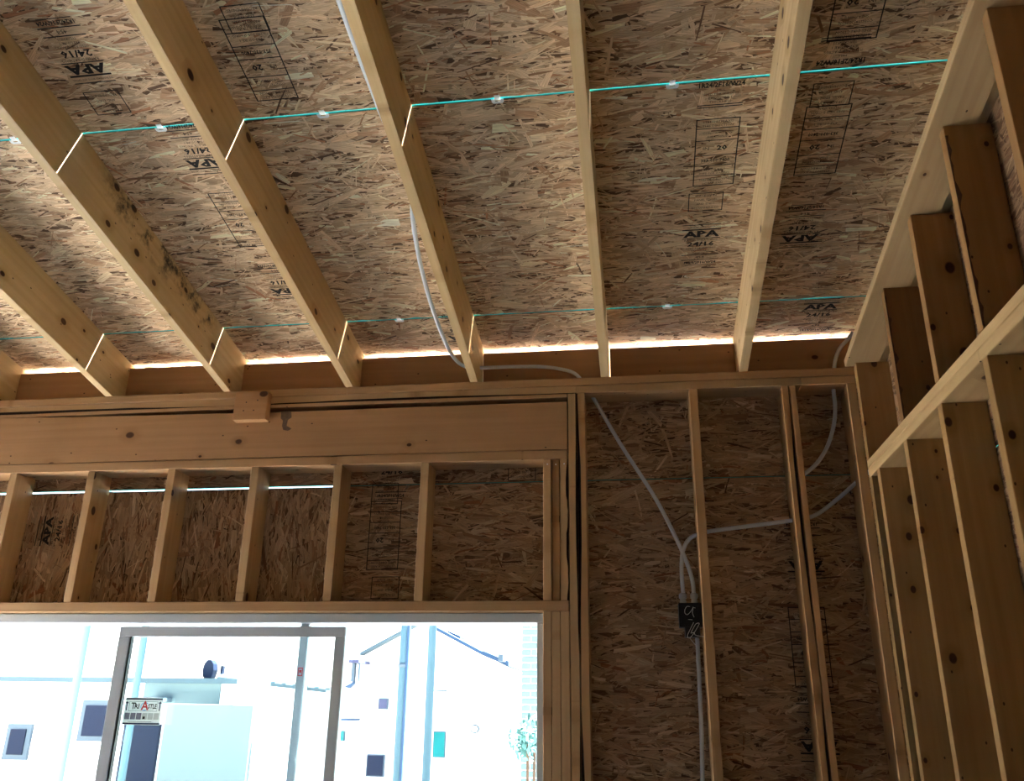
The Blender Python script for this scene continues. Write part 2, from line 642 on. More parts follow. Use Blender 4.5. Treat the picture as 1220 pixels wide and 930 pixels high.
def stamp_grade():
    p = Print()
    p.rect(-0.075, 0.075, 0.118, 0.122)
    p.text('THE ENGINEERED WOOD ASSOCIATION', 0, 0.106, 0.011, 0.72)
    p.rect(-0.075, 0.075, 0.088, 0.095)
    p.text('APA', 0, 0.064, 0.050, 1.45, 0.0022)
    p.rect(-0.075, 0.075, 0.038, 0.042)
    p.text('RATED SHEATHING', 0, 0.029, 0.015, 1.0)
    p.text('24/16', 0, 0.004, 0.036, 1.3, 0.001)
    p.text('SIZED FOR SPACING', 0, -0.021, 0.013, 1.0)
    p.text('EXPOSURE 1', 0, -0.036, 0.013, 1.0)
    p.text('THICKNESS', 0, -0.051, 0.013, 1.0)
    p.rect(-0.075, 0.075, -0.064, -0.060)
    p.text('454', 0, -0.078, 0.020, 1.2)
    p.rect(-0.075, 0.075, -0.096, -0.092)
    p.text('1R24/2F16/W24', 0, -0.112, 0.021, 0.95, 0.0006)
    p.rect(-0.06, 0.06, -0.128, -0.125)
    return p.mesh('grade_stamp', 'ink')


def stamp_mill():
    p = Print()
    p.frame(-0.075, 0.075, -0.16, 0.16, 0.004)
    for yy in (0.115, 0.06, -0.01, -0.06, -0.11):
        p.rect(-0.071, 0.071, yy, yy + 0.0035)
    p.text('STRENGTH AXIS', 0, 0.145, 0.014, 1.0)
    p.text('THIS DIRECTION', 0, 0.128, 0.014, 1.0)
    p.text('CONSTRUCTION', 0, 0.095, 0.013, 1.0)
    p.text('SHEATHING', 0, 0.078, 0.013, 1.0)
    p.text('20', 0.02, 0.024, 0.030, 1.2, 0.001)
    p.text('IN', -0.035, 0.024, 0.020, 1.2)
    p.text('353-030-7400', 0, -0.034, 0.019, 0.95, 0.0005)
    p.text('EXPOSURE 1', 0, -0.080, 0.014, 1.0)
    p.text('SIZED FOR SPACING', 0, -0.098, 0.012, 1.0)
    p.text('THIS SIDE DOWN', 0, -0.130, 0.014, 1.0)
    p.text('CLEAR SPAN', 0, -0.148, 0.012, 1.0)
    return p.mesh('mill_stamp', 'ink')


def stamp_box():
    p = Print()
    p.frame(-0.065, 0.065, -0.05, 0.05, 0.0035)
    for i, t_ in enumerate(('SPACE 1/8 IN', 'PANEL EDGES', 'AND ENDS', 'RECOMMENDED')):
        p.text(t_, 0, 0.034 - i * 0.022, 0.014, 1.0)
    return p.mesh('spacing_stamp', 'ink')


def stamp_code():
    p = Print()
    p.text('1R24/2F16/W24', 0, 0.040, 0.027, 0.85, 0.0008)
    p.text('MILL', 0, 0.018, 0.012, 1.2)
    p.text('SIZED FOR SPACING', 0, 0.002, 0.013, 1.0)
    p.text('EXPOSURE 1', 0, -0.014, 0.013, 1.1)
    p.text('THICKNESS', 0, -0.030, 0.013, 1.1)
    p.rect(-0.075, 0.075, -0.044, -0.040)
    p.rect(-0.075, 0.075, -0.053, -0.049)
    return p.mesh('code_stamp', 'ink')


GRADE, MILL, SPACE, CODE = stamp_grade(), stamp_mill(), stamp_box(), stamp_code()


def stamps(panel, u, v, ang, items):
    """A column of stamps printed on one sheet, at local (u, v), turned by ang."""
    for me, dv in items:
        o = link('stamp', me, None, panel)
        o.matrix_local = Matrix.Translation((u, v, 0.0034)) @ Matrix.Rotation(ang, 4, 'Z') @ Matrix.Translation((0, dv, 0))


# ==================================================================
#  THE SETTING
# ==================================================================
floor = struct(box('floor', XL, 1.3, YB, SH, -0.12, 0.0, 'concrete'))
struct(box('ground', -30, 30, SH, 6.6, -0.32, -0.12, 'ground'))
M['asphalt'] = plain('asphalt', (0.12, 0.12, 0.12), 0.9, var=0.2, scale=30)
struct(box('road', -30, 30, 6.6, 40, -0.34, -0.125, 'asphalt'))  # unseen dark strip added to cut light bounced onto the facades
struct(box('ground', -30, XL, -20, SH, -0.32, -0.12, 'ground'))
struct(box('ground', XL, 30, -20, YB, -0.32, -0.12, 'ground'))

# ---- roof deck
ceiling = struct(empty('ceiling'))
RS_X, RS_Y = (1, 0, 0), (0, -TC, TS)


def roof_pt(X, s, dz=0.0):
    return Vector((X, D - s * TC, ZP + RD + s * TS + dz))


RC = [-3.832, -3.211, -2.590, -1.962, -1.341, -0.731, -0.118, 0.504]      # rafter centres
GAP = 0.0031
rows = [(-0.62, 0.158, (-4.6, -2.59, -0.118, 1.45)), (0.158, 1.381, (-4.6, -3.832, -1.341, 1.45)),
        (1.381, 2.604, (-4.6, -2.59, -0.118, 1.45)), (2.604, 3.827, (-4.6, -3.832, -1.341, 1.45)),
        (3.827, 5.05, (-4.6, -2.59, -0.118, 1.45)), (5.05, 7.2, (-4.6, -1.341, 1.45))]
roof_panels = []
for ri, (s0, s1, xs) in enumerate(rows):
    for a, b_ in zip(xs, xs[1:]):
        g = 0.0015
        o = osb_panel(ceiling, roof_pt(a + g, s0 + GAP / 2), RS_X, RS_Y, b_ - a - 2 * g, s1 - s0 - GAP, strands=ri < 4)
        roof_panels.append((a, b_, s0, s1, o))


def roof_stamp(px, py, ang, items):
    p = at_roof(px, py, ZP + RD)
    s = (D - p.y) / TC
    for a, b_, s0, s1, o in roof_panels:
        if a < p.x < b_ and s0 < s < s1:
            stamps(o, p.x - a, s - s0, ang, items)


PI = math.pi
roof_stamp(858, 112, 0, [(CODE, 0.0)])
roof_stamp(852, 182, 0, [(MILL, 0.0)])
roof_stamp(840, 240, 0, [(SPACE, 0.0)])
roof_stamp(834, 291, 0, [(GRADE, 0.0)])
roof_stamp(1026, -8, PI, [(MILL, 0.0)])
roof_stamp(1004, 60, PI, [(CODE, 0.0)])
roof_stamp(990, 112, PI, [(SPACE, 0.0)])
roof_stamp(978, 168, PI, [(MILL, 0.0)])
roof_stamp(955, 270, PI, [(GRADE, 0.0)])
roof_stamp(975, 372, 0, [(GRADE, -0.02)])
roof_stamp(90, 62, PI, [(GRADE, 0.0)])
roof_stamp(128, 122, PI, [(SPACE, 0.0)])
roof_stamp(310, 72, PI, [(MILL, 0.0)])
roof_stamp(292, 22, PI, [(SPACE, 0.0)])
roof_stamp(235, 178, PI, [(GRADE, 0.0)])
roof_stamp(288, 262, PI, [(MILL, 0.0)])
roof_stamp(335, 335, PI, [(GRADE, 0.0)])
roof_stamp(548, 392, PI, [(GRADE, 0.0)])

# ---- wall_back sheathing (window wall) with the window opening
wall_back = struct(empty('wall_back'))
WX, WZ = (1, 0, 0), (0, 0, 1)
SEAM = 2.598
WIN_X0, WIN_X1, WIN_Z0, WIN_Z1 = -4.10, -0.408, 0.08, 1.995
wb = {}
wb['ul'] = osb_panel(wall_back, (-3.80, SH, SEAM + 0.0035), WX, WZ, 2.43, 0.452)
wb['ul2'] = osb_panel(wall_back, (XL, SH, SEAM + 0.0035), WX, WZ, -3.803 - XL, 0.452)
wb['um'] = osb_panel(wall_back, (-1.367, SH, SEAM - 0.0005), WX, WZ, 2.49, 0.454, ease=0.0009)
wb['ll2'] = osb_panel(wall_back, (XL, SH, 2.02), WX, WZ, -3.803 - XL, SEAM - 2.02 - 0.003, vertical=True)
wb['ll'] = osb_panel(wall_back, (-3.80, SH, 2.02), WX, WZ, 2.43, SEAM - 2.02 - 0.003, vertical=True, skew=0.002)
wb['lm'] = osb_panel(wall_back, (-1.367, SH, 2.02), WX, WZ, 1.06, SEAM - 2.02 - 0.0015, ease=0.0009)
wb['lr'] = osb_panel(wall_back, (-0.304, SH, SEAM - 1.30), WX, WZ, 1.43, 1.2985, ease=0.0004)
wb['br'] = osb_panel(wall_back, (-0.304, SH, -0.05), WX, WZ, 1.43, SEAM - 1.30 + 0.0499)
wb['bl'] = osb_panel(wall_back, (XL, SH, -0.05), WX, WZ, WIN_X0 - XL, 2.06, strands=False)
for nm, px, py, ang, it in (('um', 467, 563, 0, GRADE), ('lm', 459, 588, 0, SPACE), ('lm', 458, 637, PI, MILL), ('lm', 459, 700, 0, SPACE), ('um', 622, 560, 0, SPACE)):
    p = at(px, py, SH)
    stamps(wb[nm], p.x + 1.367, p.z - (SEAM if nm == 'um' else 2.02), ang, [(it, 0.0)])
p = at(72, 632, SH)
stamps(wb['ll'], p.x + 3.80, p.z - 2.02, PI / 2, [(GRADE, 0.0)])
for px, py, it in ((958, 655, GRADE), (965, 770, MILL), (974, 868, GRADE)):
    p = at(px, py, SH)
    stamps(wb['lr'], p.x + 0.304, p.z - (SEAM - 1.30), PI, [(it, 0.0)])

# ---- wall_right sheathing
wall_right = struct(empty('wall_right'))
QX, QY = (0, -1, 0), (0, 0, 1)
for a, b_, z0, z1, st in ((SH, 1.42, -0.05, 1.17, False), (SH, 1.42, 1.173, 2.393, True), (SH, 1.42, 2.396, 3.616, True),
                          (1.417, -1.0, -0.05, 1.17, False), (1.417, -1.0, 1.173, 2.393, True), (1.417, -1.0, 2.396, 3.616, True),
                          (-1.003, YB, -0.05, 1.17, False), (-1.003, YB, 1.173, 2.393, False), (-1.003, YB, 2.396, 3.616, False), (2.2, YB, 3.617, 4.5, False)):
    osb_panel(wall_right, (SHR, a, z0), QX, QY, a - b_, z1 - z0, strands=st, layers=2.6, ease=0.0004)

# ---- unseen left and rear walls; left opening is added and sized for room light
wall_left = struct(empty('wall_left'))
for y0, y1, z0, z1 in ((YB, 3.0, 0, 4.35), (3.69, SH, 0, 3.4), (3.0, 3.69, 2.0, 3.5)):
    box('panel', XL - 0.15, XL, y0, y1, z0, z1, 'osb_core', wall_left)
wall_front = struct(empty('wall_front'))
for x0, x1, z0, z1 in ((XL, SHR, 0, 4.6),):
    box('panel', x0, x1, YB - 0.15, YB, z0, z1, 'osb_core', wall_front)
portal('portal_left', (XL - 0.05, 3.345, 1.0), (0, -PI / 2, 0), 2.0, 0.69)
portal('portal_window', ((WIN_X0 + WIN_X1) / 2, 3.95, 1.04), (-PI / 2, 0, 0), 3.74, 1.95)

# ==================================================================
#  TIMBER
# ==================================================================
LENR = 6.4
YT = 4.26                     # rafter tails end here
rlab = ['pine rafter at the left edge, its low end just in view above the header',
        'pine rafter lowest on the left side, left of the mould-stained one',
        'pine rafter with black mould stains along its upper edge',
        'clean pine rafter left of the one carrying the grey conduit',
        'pine rafter that the grey conduit runs beside and passes through',
        'pine rafter seen almost edge-on, above the jack studs of the window',
        'pine rafter nearest the right-hand wall, left side showing']
rlab.append('pine rafter beyond the left picture edge')
for i, X in enumerate(RC[1:] + RC[:1]):
    # local x runs up the slope towards the camera, local z towards the deck
    c, s_ = TC, TS
    x = Vector((0, -TC, TS))
    z = Vector((0, TS, TC))
    y = z.cross(x)
    o0 = Vector((X, D, ZP))
    h = RD * TC

    def loc(Yw, Zw):
        q = Vector((X, Yw, Zw)) - o0
        return (q.dot(x), q.dot(z))
    plumb = 0.0
    t0 = loc(YT, ZP - TT * (YT - D))
    pts = [(LENR, 0), (LENR, h - 0.0006), (loc(YT, 0)[0] * 0 + t0[0], h - 0.0006), t0, loc(SH + 0.0005, ZP - TT * (SH - D)), loc(SH + 0.0005, ZP + 0.0006), loc(D, ZP + 0.0006)]
    tint = [(0.95, 0.93, 0.88), (1.0, 0.98, 0.92), (0.98, 0.97, 0.93), (0.98, 0.90, 0.80), (1.0, 0.94, 0.82), (1.0, 0.97, 0.88), (1.0, 0.97, 0.90), (1.0, 0.97, 0.90)][i]
    o = prism('rafter', pts, 0.038, basis(o0, x, y, z), 'pine_mould' if i == 2 else 'pine', tint, 0.0015)
    tag(o, rlab[i], 'rafter', 'roof rafters')
    if i == 2:
        M['pine_mould']
# end rafter, above the right-hand wall
x = Vector((0, -TC, TS)); z = Vector((0, TS, TC)); y = z.cross(x)
o = prism('rafter', [(LENR, 0.02), (LENR, RD * TC - 0.0006), (-0.5, RD * TC - 0.0006), (-0.5, 0.11), (0.0, 0.02)], 0.034, basis(Vector((1.103, D, ZP)), x, y, z), 'pine', (1, 0.98, 0.9), 0.0015)
tag(o, 'end rafter behind the sloping plate on the right-hand wall, a pale strip', 'rafter', 'roof rafters')

# blocking between the rafters, standing on the top plate
bl = ['eave blocking board at the far left edge above the plate', 'eave blocking board between the two leftmost rafters in view', 'eave blocking board left of the low end of the mould-stained rafter',
      'eave blocking board above and right of the small nailed block', 'eave blocking board behind the drooping grey conduit', 'eave blocking board crossed by the level run of grey conduit',
      'eave blocking board above the bay left of the black box stud', 'eave blocking board in the corner by the right-hand wall']
ends = RC + [1.075]
bl.append('eave blocking board beyond the left picture edge')
ends.append(0)
for i in range(9):
    a = ends[min(i, 7)] + 0.0195 + (0.004 if i in (5, 6) else 0.0006)
    b_ = ends[i + 1] - (0.0196 if i < 7 else 0.0) if i < 8 else 0
    if i == 8:
        a, b_ = XL + 0.001, RC[0] - 0.0196
    top = 3.238 + random.uniform(-0.004, 0.004)
    o = board('eave_blocking', (a, 3.82, (ZP + 0.001 + top) / 2), (b_, 3.82, (ZP + 0.001 + top) / 2), (0, 0, 1), top - ZP - 0.001, 0.036, 'pine_beam', (0.84, 0.75, 0.76))
    tag(o, bl[i], 'blocking', 'eave blocking boards')

# window wall plates
tag(board('top_plate', (XL + 0.02, 3.77, 3.0315), (-1.351, 3.77, 3.0315), (0, 1, 0), 0.14, 0.036, 'pine_plate', (0.90, 0.78, 0.70)), 'upper top plate left of the butt joint, under the left rafters', 'plate', 'top plates')
tag(board('top_plate', (-1.349, 3.77, 3.0315), (CW - 0.001, 3.77, 3.0315), (0, 1, 0), 0.14, 0.036, 'pine_plate', (0.90, 0.76, 0.67)), 'upper top plate right of the butt joint, reaching the corner', 'plate', 'top plates')
tag(board('top_plate', (XL + 0.02, 3.771, 2.9925), (-0.2525, 3.771, 2.9925), (0, -1, 0), 0.138, 0.036, 'pine_plate', (0.90, 0.80, 0.74), jag=0.010), 'lower top plate with a dark waney edge above the header', 'plate', 'top plates')
tag(board('top_plate', (-0.2515, 3.77, 2.9925), (0.748, 3.77, 2.9925), (0, 1, 0), 0.14, 0.036, 'pine_plate', (0.86, 0.78, 0.73)), 'lower top plate over the bays where the conduits drop', 'plate', 'top plates')
tag(board('top_plate', (0.7495, 3.77, 2.9925), (CW - 0.001, 3.77, 2.9925), (0, 1, 0), 0.14, 0.036, 'pine_plate', (0.90, 0.78, 0.70)), 'short lower top plate piece in the corner above the right conduit', 'plate', 'top plates')

# header: thin plate, beam with a gap above it, plate below
POST = -0.2925
ox = -5.2 - XL
me_pts = [(0, 0), (2.2 + ox, 0.0), (3.0 + ox, 0.004), (POST - XL - 0.022, 0.003), (POST - XL - 0.022, 0.019), (2.6 + ox, 0.0185), (2.2 + ox, 0.0155), (1.6 + ox, 0.0165), (0.9 + ox, 0.019), (0, 0.019)]
o = prism('header_plate', me_pts, 0.138, basis((XL + 0.02, 3.771, 2.9545), (1, 0, 0), (0, 1, 0), (0, 0, 1)), 'pine_plate', (0.90, 0.76, 0.70))
tag(o, 'thin strip of timber just above the dark gap over the header beam', 'plate')
hb = [(0, 0), (POST - XL - 0.022, 0), (POST - XL - 0.022, 0.226), (4.2 + ox, 0.226), (3.6 + ox, 0.224), (3.2 + ox, 0.2285), (2.7 + ox, 0.233), (2.1 + ox, 0.2435), (1.6 + ox, 0.2455), (0, 0.2455)]
o = prism('header_beam', hb, 0.038, basis((XL + 0.02, 3.7195, 2.7085), (1, 0, 0), (0, 1, 0), (0, 0, 1)), 'pine_beam', (0.90, 0.78, 0.71))
tag(o, 'wide header beam of pine running over the window', 'beam')
M['stain'] = plain('stain', (0.13, 0.085, 0.055), 0.8, var=0.6, scale=60)
pr = Print()
for pts_ in ([(335, 490), (347, 489.5), (347.5, 497), (343, 500), (337, 501), (334.5, 498)], [(337, 501), (343, 500), (341.5, 507), (336, 507.5)], [(336, 507.5), (341.5, 507), (347.5, 510.5), (343, 513), (337.5, 512)]):
    pr.poly([(at(a, b_, 3.7).x - XL - 0.02, at(a, b_, 3.7).z - 2.7085) for a, b_ in pts_])
st_ = link('stain', pr.mesh('stain', 'stain'), None, o)
st_.matrix_local = basis((0, -0.0194, 0), (1, 0, 0), (0, 0, 1), (0, -1, 0))
box('gap_shade_block', XL + 0.02, POST - 0.004, 3.745, 3.83, 2.712, 2.95, 'bark', None)  # near-black block standing in for the shaded void behind the gap
bpy.data.objects['gap_shade_block'].name = 'header_gap_shade'
tag(bpy.data.objects['header_gap_shade'], 'near-black block painted as the shaded void in the gap above the beam', 'beam')
tag(board('header_plate', (XL + 0.02, 3.77, 2.6845), (POST - 0.002, 3.77, 2.6845), (0, 1, 0), 0.14, 0.042, 'pine_plate', (0.90, 0.77, 0.71)), 'flat plate under the header beam, on top of the cripple studs', 'plate')
tag(board('window_head_plate', (XL + 0.02, 3.77, 2.0225), (POST - 0.002, 3.77, 2.0225), (0, 1, 0), 0.14, 0.043, 'pine_plate', (0.90, 0.76, 0.67)), 'flat head plate right above the white window frame', 'plate')
# cripple studs
cl = ['leftmost cripple stud over the window, cut by the picture edge', 'second cripple stud from the left, right of the sideways printed stamp', 'third cripple stud from the left over the window',
      'fourth cripple stud from the left, under the small nailed block', 'cripple stud at the panel joint, left of the printed stamp', 'cripple stud right of the printed stamp, nearest the jack studs']
for X, lb in zip((-3.036, -2.62, -2.206, -1.786, -1.379, -0.966), cl):
    o = board('cripple_stud', (X + 0.019, 3.77, 2.0445), (X + 0.019, 3.77, 2.663), (0, 1, 0), 0.139, 0.038, 'pine', (0.88, 0.76, 0.67))
    tag(o, lb, 'stud', 'cripple studs over the window')
o = board('cripple_stud', (-3.44, 3.77, 2.0445), (-3.44, 3.77, 2.663), (0, 1, 0), 0.139, 0.038, 'pine', (0.88, 0.76, 0.67))
tag(o, 'cripple stud over the window beyond the left picture edge', 'stud', 'cripple studs over the window')
# jack studs right of the window: three short above the head plate, three below it
for X, tn, yo, lb in ((-0.403, (0.90, 0.76, 0.67), 0, 'left'), (-0.366, (0.72, 0.57, 0.46), 0.006, 'middle'), (-0.328, (0.88, 0.74, 0.65), 0, 'right')):
    o = board('jack_stud', (X + 0.0175, 3.77 + yo, 2.0445), (X + 0.0175, 3.77 + yo, 2.663), (0, -1, 0), 0.139 - yo, 0.0345, 'pine', tn, jag=0.009 if lb == 'right' else 0)
    tag(o, lb + ' of the three packed jack studs between header plate and window head plate', 'stud', 'upper jack studs')
    nb_ = bmesh.new()
    bmesh.ops.create_cone(nb_, cap_ends=True, segments=10, radius1=0.0035, radius2=0.0035, depth=0.003)
    nn = link('nail', finish(nb_, 'nail'), 'galv', o)
    nn.matrix_world = Matrix.Translation((X + 0.019, 3.699 + yo, 2.640)) @ Matrix.Rotation(PI / 2, 4, 'X')
    o = board('jack_stud', (X + 0.0175, 3.77, 0.0), (X + 0.0175, 3.77, 2.0005), (0, 1, 0), 0.139, 0.036, 'pine', (0.90, 0.76, 0.68))
    tag(o, lb + ' of the three packed jack studs beside the white window frame', 'stud', 'lower jack studs')
tag(board('king_stud', (-0.2705, 3.77, 0.0), (-0.2705, 3.77, 2.973), (0, -1, 0), 0.14, 0.037, 'pine', (0.90, 0.76, 0.66), jag=0.008), 'full-height king stud right against the header end', 'stud')
tag(board('king_stud', (-0.231, 3.77, 2.973), (-0.231, 3.77, 0.0), (0, -1, 0), 0.14, 0.035, 'pine', (0.83, 0.66, 0.53), jag=0.013), 'full-height king stud with a dark waney bark edge, beside the conduit bay', 'stud')
tag(board('stud', (0.2765, 3.77, 0.0), (0.2765, 3.77, 2.973), (0, 1, 0), 0.14, 0.038, 'pine', (0.85, 0.69, 0.57)), 'wall stud that the black electrical box is fixed to', 'stud', 'window wall studs')
tag(board('stud', (0.6775, 3.77, 0.0), (0.6775, 3.77, 2.973), (0, -1, 0), 0.14, 0.030, 'pine', (0.77, 0.59, 0.46), jag=0.012), 'left one of the doubled wall studs, bark on its edge', 'stud', 'window wall studs')
tag(board('stud', (0.709, 3.77, 0.0), (0.709, 3.77, 2.973), (0, 1, 0), 0.14, 0.026, 'pine', (0.90, 0.71, 0.58)), 'right one of the doubled wall studs, where the curved conduit ends', 'stud', 'window wall studs')
tag(board('stud', (0.9595, 3.77, 0.0), (0.9595, 3.77, 2.973), (0, 1, 0), 0.14, 0.038, 'pine', (0.83, 0.69, 0.58)), 'window wall stud standing in the corner', 'stud', 'window wall studs')

# nailed block on the header
a_, b_ = at(281, 467, 3.655), at(316, 499, 3.655)
blk = board('nailed_block', (a_.x, 3.677, (a_.z + b_.z) / 2), (b_.x, 3.677, (a_.z + b_.z) / 2), (0, 0, 1), a_.z - b_.z, 0.044, 'pine_beam', (0.97, 0.82, 0.74))
tag(blk, 'small square timber block nailed across the top plates over the header', 'block')
for px, py in ((293.5, 479), (307, 476.5), (290, 489), (302, 488.5)):
    nb_ = bmesh.new()
    bmesh.ops.create_cone(nb_, cap_ends=True, segments=10, radius1=0.0032, radius2=0.0032, depth=0.002)
    nn = link('nail', finish(nb_, 'nail'), 'nail', blk)
    nn.matrix_world = Matrix.Translation((at(px, py, 3.654).x, 3.6545, at(px, py, 3.654).z)) @ Matrix.Rotation(PI / 2, 4, 'X')

# right-hand wall: lower studs, double plate, upper studs, sloping plate
XM = (CW + SHR) / 2
WD = SHR - CW - 0.001
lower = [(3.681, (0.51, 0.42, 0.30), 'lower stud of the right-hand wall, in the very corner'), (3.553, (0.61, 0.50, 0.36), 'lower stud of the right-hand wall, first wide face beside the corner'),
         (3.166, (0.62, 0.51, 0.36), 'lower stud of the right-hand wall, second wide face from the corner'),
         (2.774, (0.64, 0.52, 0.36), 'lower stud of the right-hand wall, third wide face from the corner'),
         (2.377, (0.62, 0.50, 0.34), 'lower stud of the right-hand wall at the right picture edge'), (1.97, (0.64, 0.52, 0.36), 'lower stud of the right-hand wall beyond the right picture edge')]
for Y, tn, lb in lower:
    tag(board('stud', (XM, Y, 0.0), (XM, Y, 2.5445), (1, 0, 0), WD, 0.037, 'pine', tn), lb, 'stud', 'lower studs of the right-hand wall')
tag(board('wall_plate', (XM, 3.699, 2.563), (XM, 0.4, 2.563), (1, 0, 0), WD, 0.036, 'pine_plate', (1, 0.97, 0.86)), 'lower board of the double plate climbing across the right-hand wall', 'plate', 'double plate of the right-hand wall')
tag(board('wall_plate', (XM, 3.699, 2.6005), (XM, 0.4, 2.6005), (1, 0, 0), WD, 0.036, 'pine_plate', (1, 0.97, 0.86)), 'upper board of the double plate that the upper studs stand on', 'plate', 'double plate of the right-hand wall')
upper = [(3.681, (0.58, 0.44, 0.30), 'upper stud of the right-hand wall standing in the corner'), (3.160, (0.40, 0.28, 0.18), 'upper stud of the right-hand wall tinted dark for shade, bark along its edge'),  # second tint is darkened to hold the shade near the corner
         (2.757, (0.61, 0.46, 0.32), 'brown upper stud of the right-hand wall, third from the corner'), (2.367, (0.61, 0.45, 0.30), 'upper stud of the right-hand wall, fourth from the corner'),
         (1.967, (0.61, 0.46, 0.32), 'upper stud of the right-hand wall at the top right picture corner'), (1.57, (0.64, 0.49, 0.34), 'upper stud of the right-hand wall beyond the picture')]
for k, (Y, tn, lb) in enumerate(upper):
    hi = ZP + TT * (D - Y - 0.0185) - 0.001
    h2 = ZP + TT * (D - Y + 0.0185) - 0.001
    # sloping top cut: polygon in (z up, y) with thickness along x -> local x up, local z along -y
    m_ = basis((XM, Y, 2.619), (0, 0, 1), (1, 0, 0), (0, 1, 0))
    bm = bmesh.new()
    w2 = WD / 2
    vs = [bm.verts.new(q) for q in ((0, -w2, -0.0185), (0, w2, -0.0185), (0, w2, 0.0185), (0, -w2, 0.0185), (h2 - 2.619, -w2, -0.0185), (h2 - 2.619, w2, -0.0185), (hi - 2.619, w2, 0.0185), (hi - 2.619, -w2, 0.0185))]
    for q in ((0, 3, 2, 1), (4, 5, 6, 7), (0, 1, 5, 4), (1, 2, 6, 5), (2, 3, 7, 6), (3, 0, 4, 7)):
        bm.faces.new([vs[i] for i in q])
    # turn so that local z is the width direction like every other board
    rotm = Matrix(((1, 0, 0, 0), (0, 0, -1, 0), (0, 1, 0, 0), (0, 0, 0, 1)))
    bm.transform(rotm)
    o = link('stud', finish(bm, 'stud', 0.0018), 'pine')
    o.matrix_world = m_ @ rotm.inverted()
    o.color = (*tn, 1)
    tag(o, lb, 'stud', 'upper studs of the right-hand wall')
    if k in (1, 3):
        # strip of bark left on the edge
        bb = bmesh.new()
        n = 24
        prev = None
        for i in range(n + 1):
            zz = 2.63 + (hi - 2.66) * i / n
            wdt = 0.001 + 0.014 * abs(math.sin(i * 0.9 + k)) * random.random() ** 2
            cur = [bb.verts.new((CW + 0.001, Y - 0.0200, zz)), bb.verts.new((CW + 0.003 + wdt, Y - 0.0200, zz + random.uniform(-0.006, 0.006))), bb.verts.new((CW + 0.003 + wdt, Y - 0.0180, zz)), bb.verts.new((CW + 0.001, Y - 0.018, zz))]
            if prev:
                for q in range(4):
                    bb.faces.new((prev[q], prev[(q + 1) % 4], cur[(q + 1) % 4], cur[q]))
            else:
                bb.faces.new(cur)
            prev = cur
        bb.faces.new(prev[::-1])
        ob = link('bark_edge', finish(bb, 'bark_edge'), 'bark_brown')
        ob.parent = o
        ob.matrix_parent_inverse = o.matrix_world.inverted()
x = Vector((0, -TC, TS)); z = Vector((1, 0, 0))
off = Vector((0, TS, TC)) * 0.019
pl0, pl1 = Vector((1.013, D - 0.002, ZP)) + off, Vector((1.013, D - 5.5, ZP + 5.5 * TT)) + off
o = board('rake_plate', pl0, pl1, (1, 0, 0), 0.140, 0.036, 'pine_plate', (1, 1, 0.95))
tag(o, 'pale sloping plate on top of the right-hand wall studs', 'plate')

# ==================================================================
#  WINDOW
# ==================================================================
win = struct(empty('window_1', ((WIN_X0 + WIN_X1) / 2, 3.78, WIN_Z0)))
FW = 0.040


def wpart(name, x0, x1, y0, y1, z0, z1, m_='white_pvc', parent=None, bevel=0.003):
    par = parent or win
    bm = bmesh.new()
    c = Vector(((x0 + x1) / 2, (y0 + y1) / 2, (z0 + z1) / 2))
    bm_box(bm, x0 - c.x, x1 - c.x, y0 - c.y, y1 - c.y, z0 - c.z, z1 - c.z)
    o = link(name, finish(bm, name, bevel), m_)
    o.parent = par
    base = par.location.copy() if par.parent is None else par.location + par.parent.location
    o.location = c - base
    return o


FX0, FX1, FZ0, FZ1 = WIN_X0 + 0.01, -0.4055, WIN_Z0 + 0.005, 1.9975
fy0, fy1 = 3.750, 3.865
wpart('frame_head', FX0, FX1, fy0, fy1, FZ1 - FW, FZ1)
wpart('frame_sill', FX0, FX1, fy0, fy1, FZ0, FZ0 + FW)
wpart('frame_jamb', FX0, FX0 + FW, fy0, fy1, FZ0 + FW, FZ1 - FW)
wpart('frame_jamb', FX1 - 0.030, FX1, fy0, fy1, FZ0 + FW, FZ1 - FW)
wpart('mullion', -1.512, -1.474, 3.815, 3.86, FZ0 + FW, FZ1 - FW)
wpart('pane', -1.474, FX1 - 0.030, 3.836, 3.842, FZ0 + FW, FZ1 - FW, 'glass', bevel=0)
wpart('pane', FX0 + FW, -1.512, 3.836, 3.842, FZ0 + FW, FZ1 - FW, 'glass', bevel=0)
# sliding sash
SX0, SX1, SZ0, SZ1 = -2.362, -1.287, FZ0 + FW + 0.004, 1.944
sash = empty('sash', ((SX0 + SX1) / 2, 3.79, SZ0))
sash.parent = win
sash.location = Vector(((SX0 + SX1) / 2, 3.79, SZ0)) - win.location
sy0, sy1 = 3.775, 3.808
wpart('sash_rail', SX0, SX1, sy0, sy1, SZ1 - 0.045, SZ1, parent=sash)
wpart('sash_rail', SX0, SX1, sy0, sy1, SZ0, SZ0 + 0.05, parent=sash)
wpart('sash_stile', SX0, SX0 + 0.055, sy0, sy1, SZ0 + 0.05, SZ1 - 0.045, parent=sash)
wpart('sash_stile', SX1 - 0.047, SX1, sy0, sy1, SZ0 + 0.05, SZ1 - 0.045, parent=sash)
wpart('pane', SX0 + 0.055, SX1 - 0.047, 3.789, 3.794, SZ0 + 0.05, SZ1 - 0.045, 'glass', parent=sash, bevel=0)
wpart('gasket', SX0 + 0.055, SX0 + 0.062, 3.781, 3.803, SZ0 + 0.05, SZ1 - 0.045, 'black_plastic', parent=sash, bevel=0)
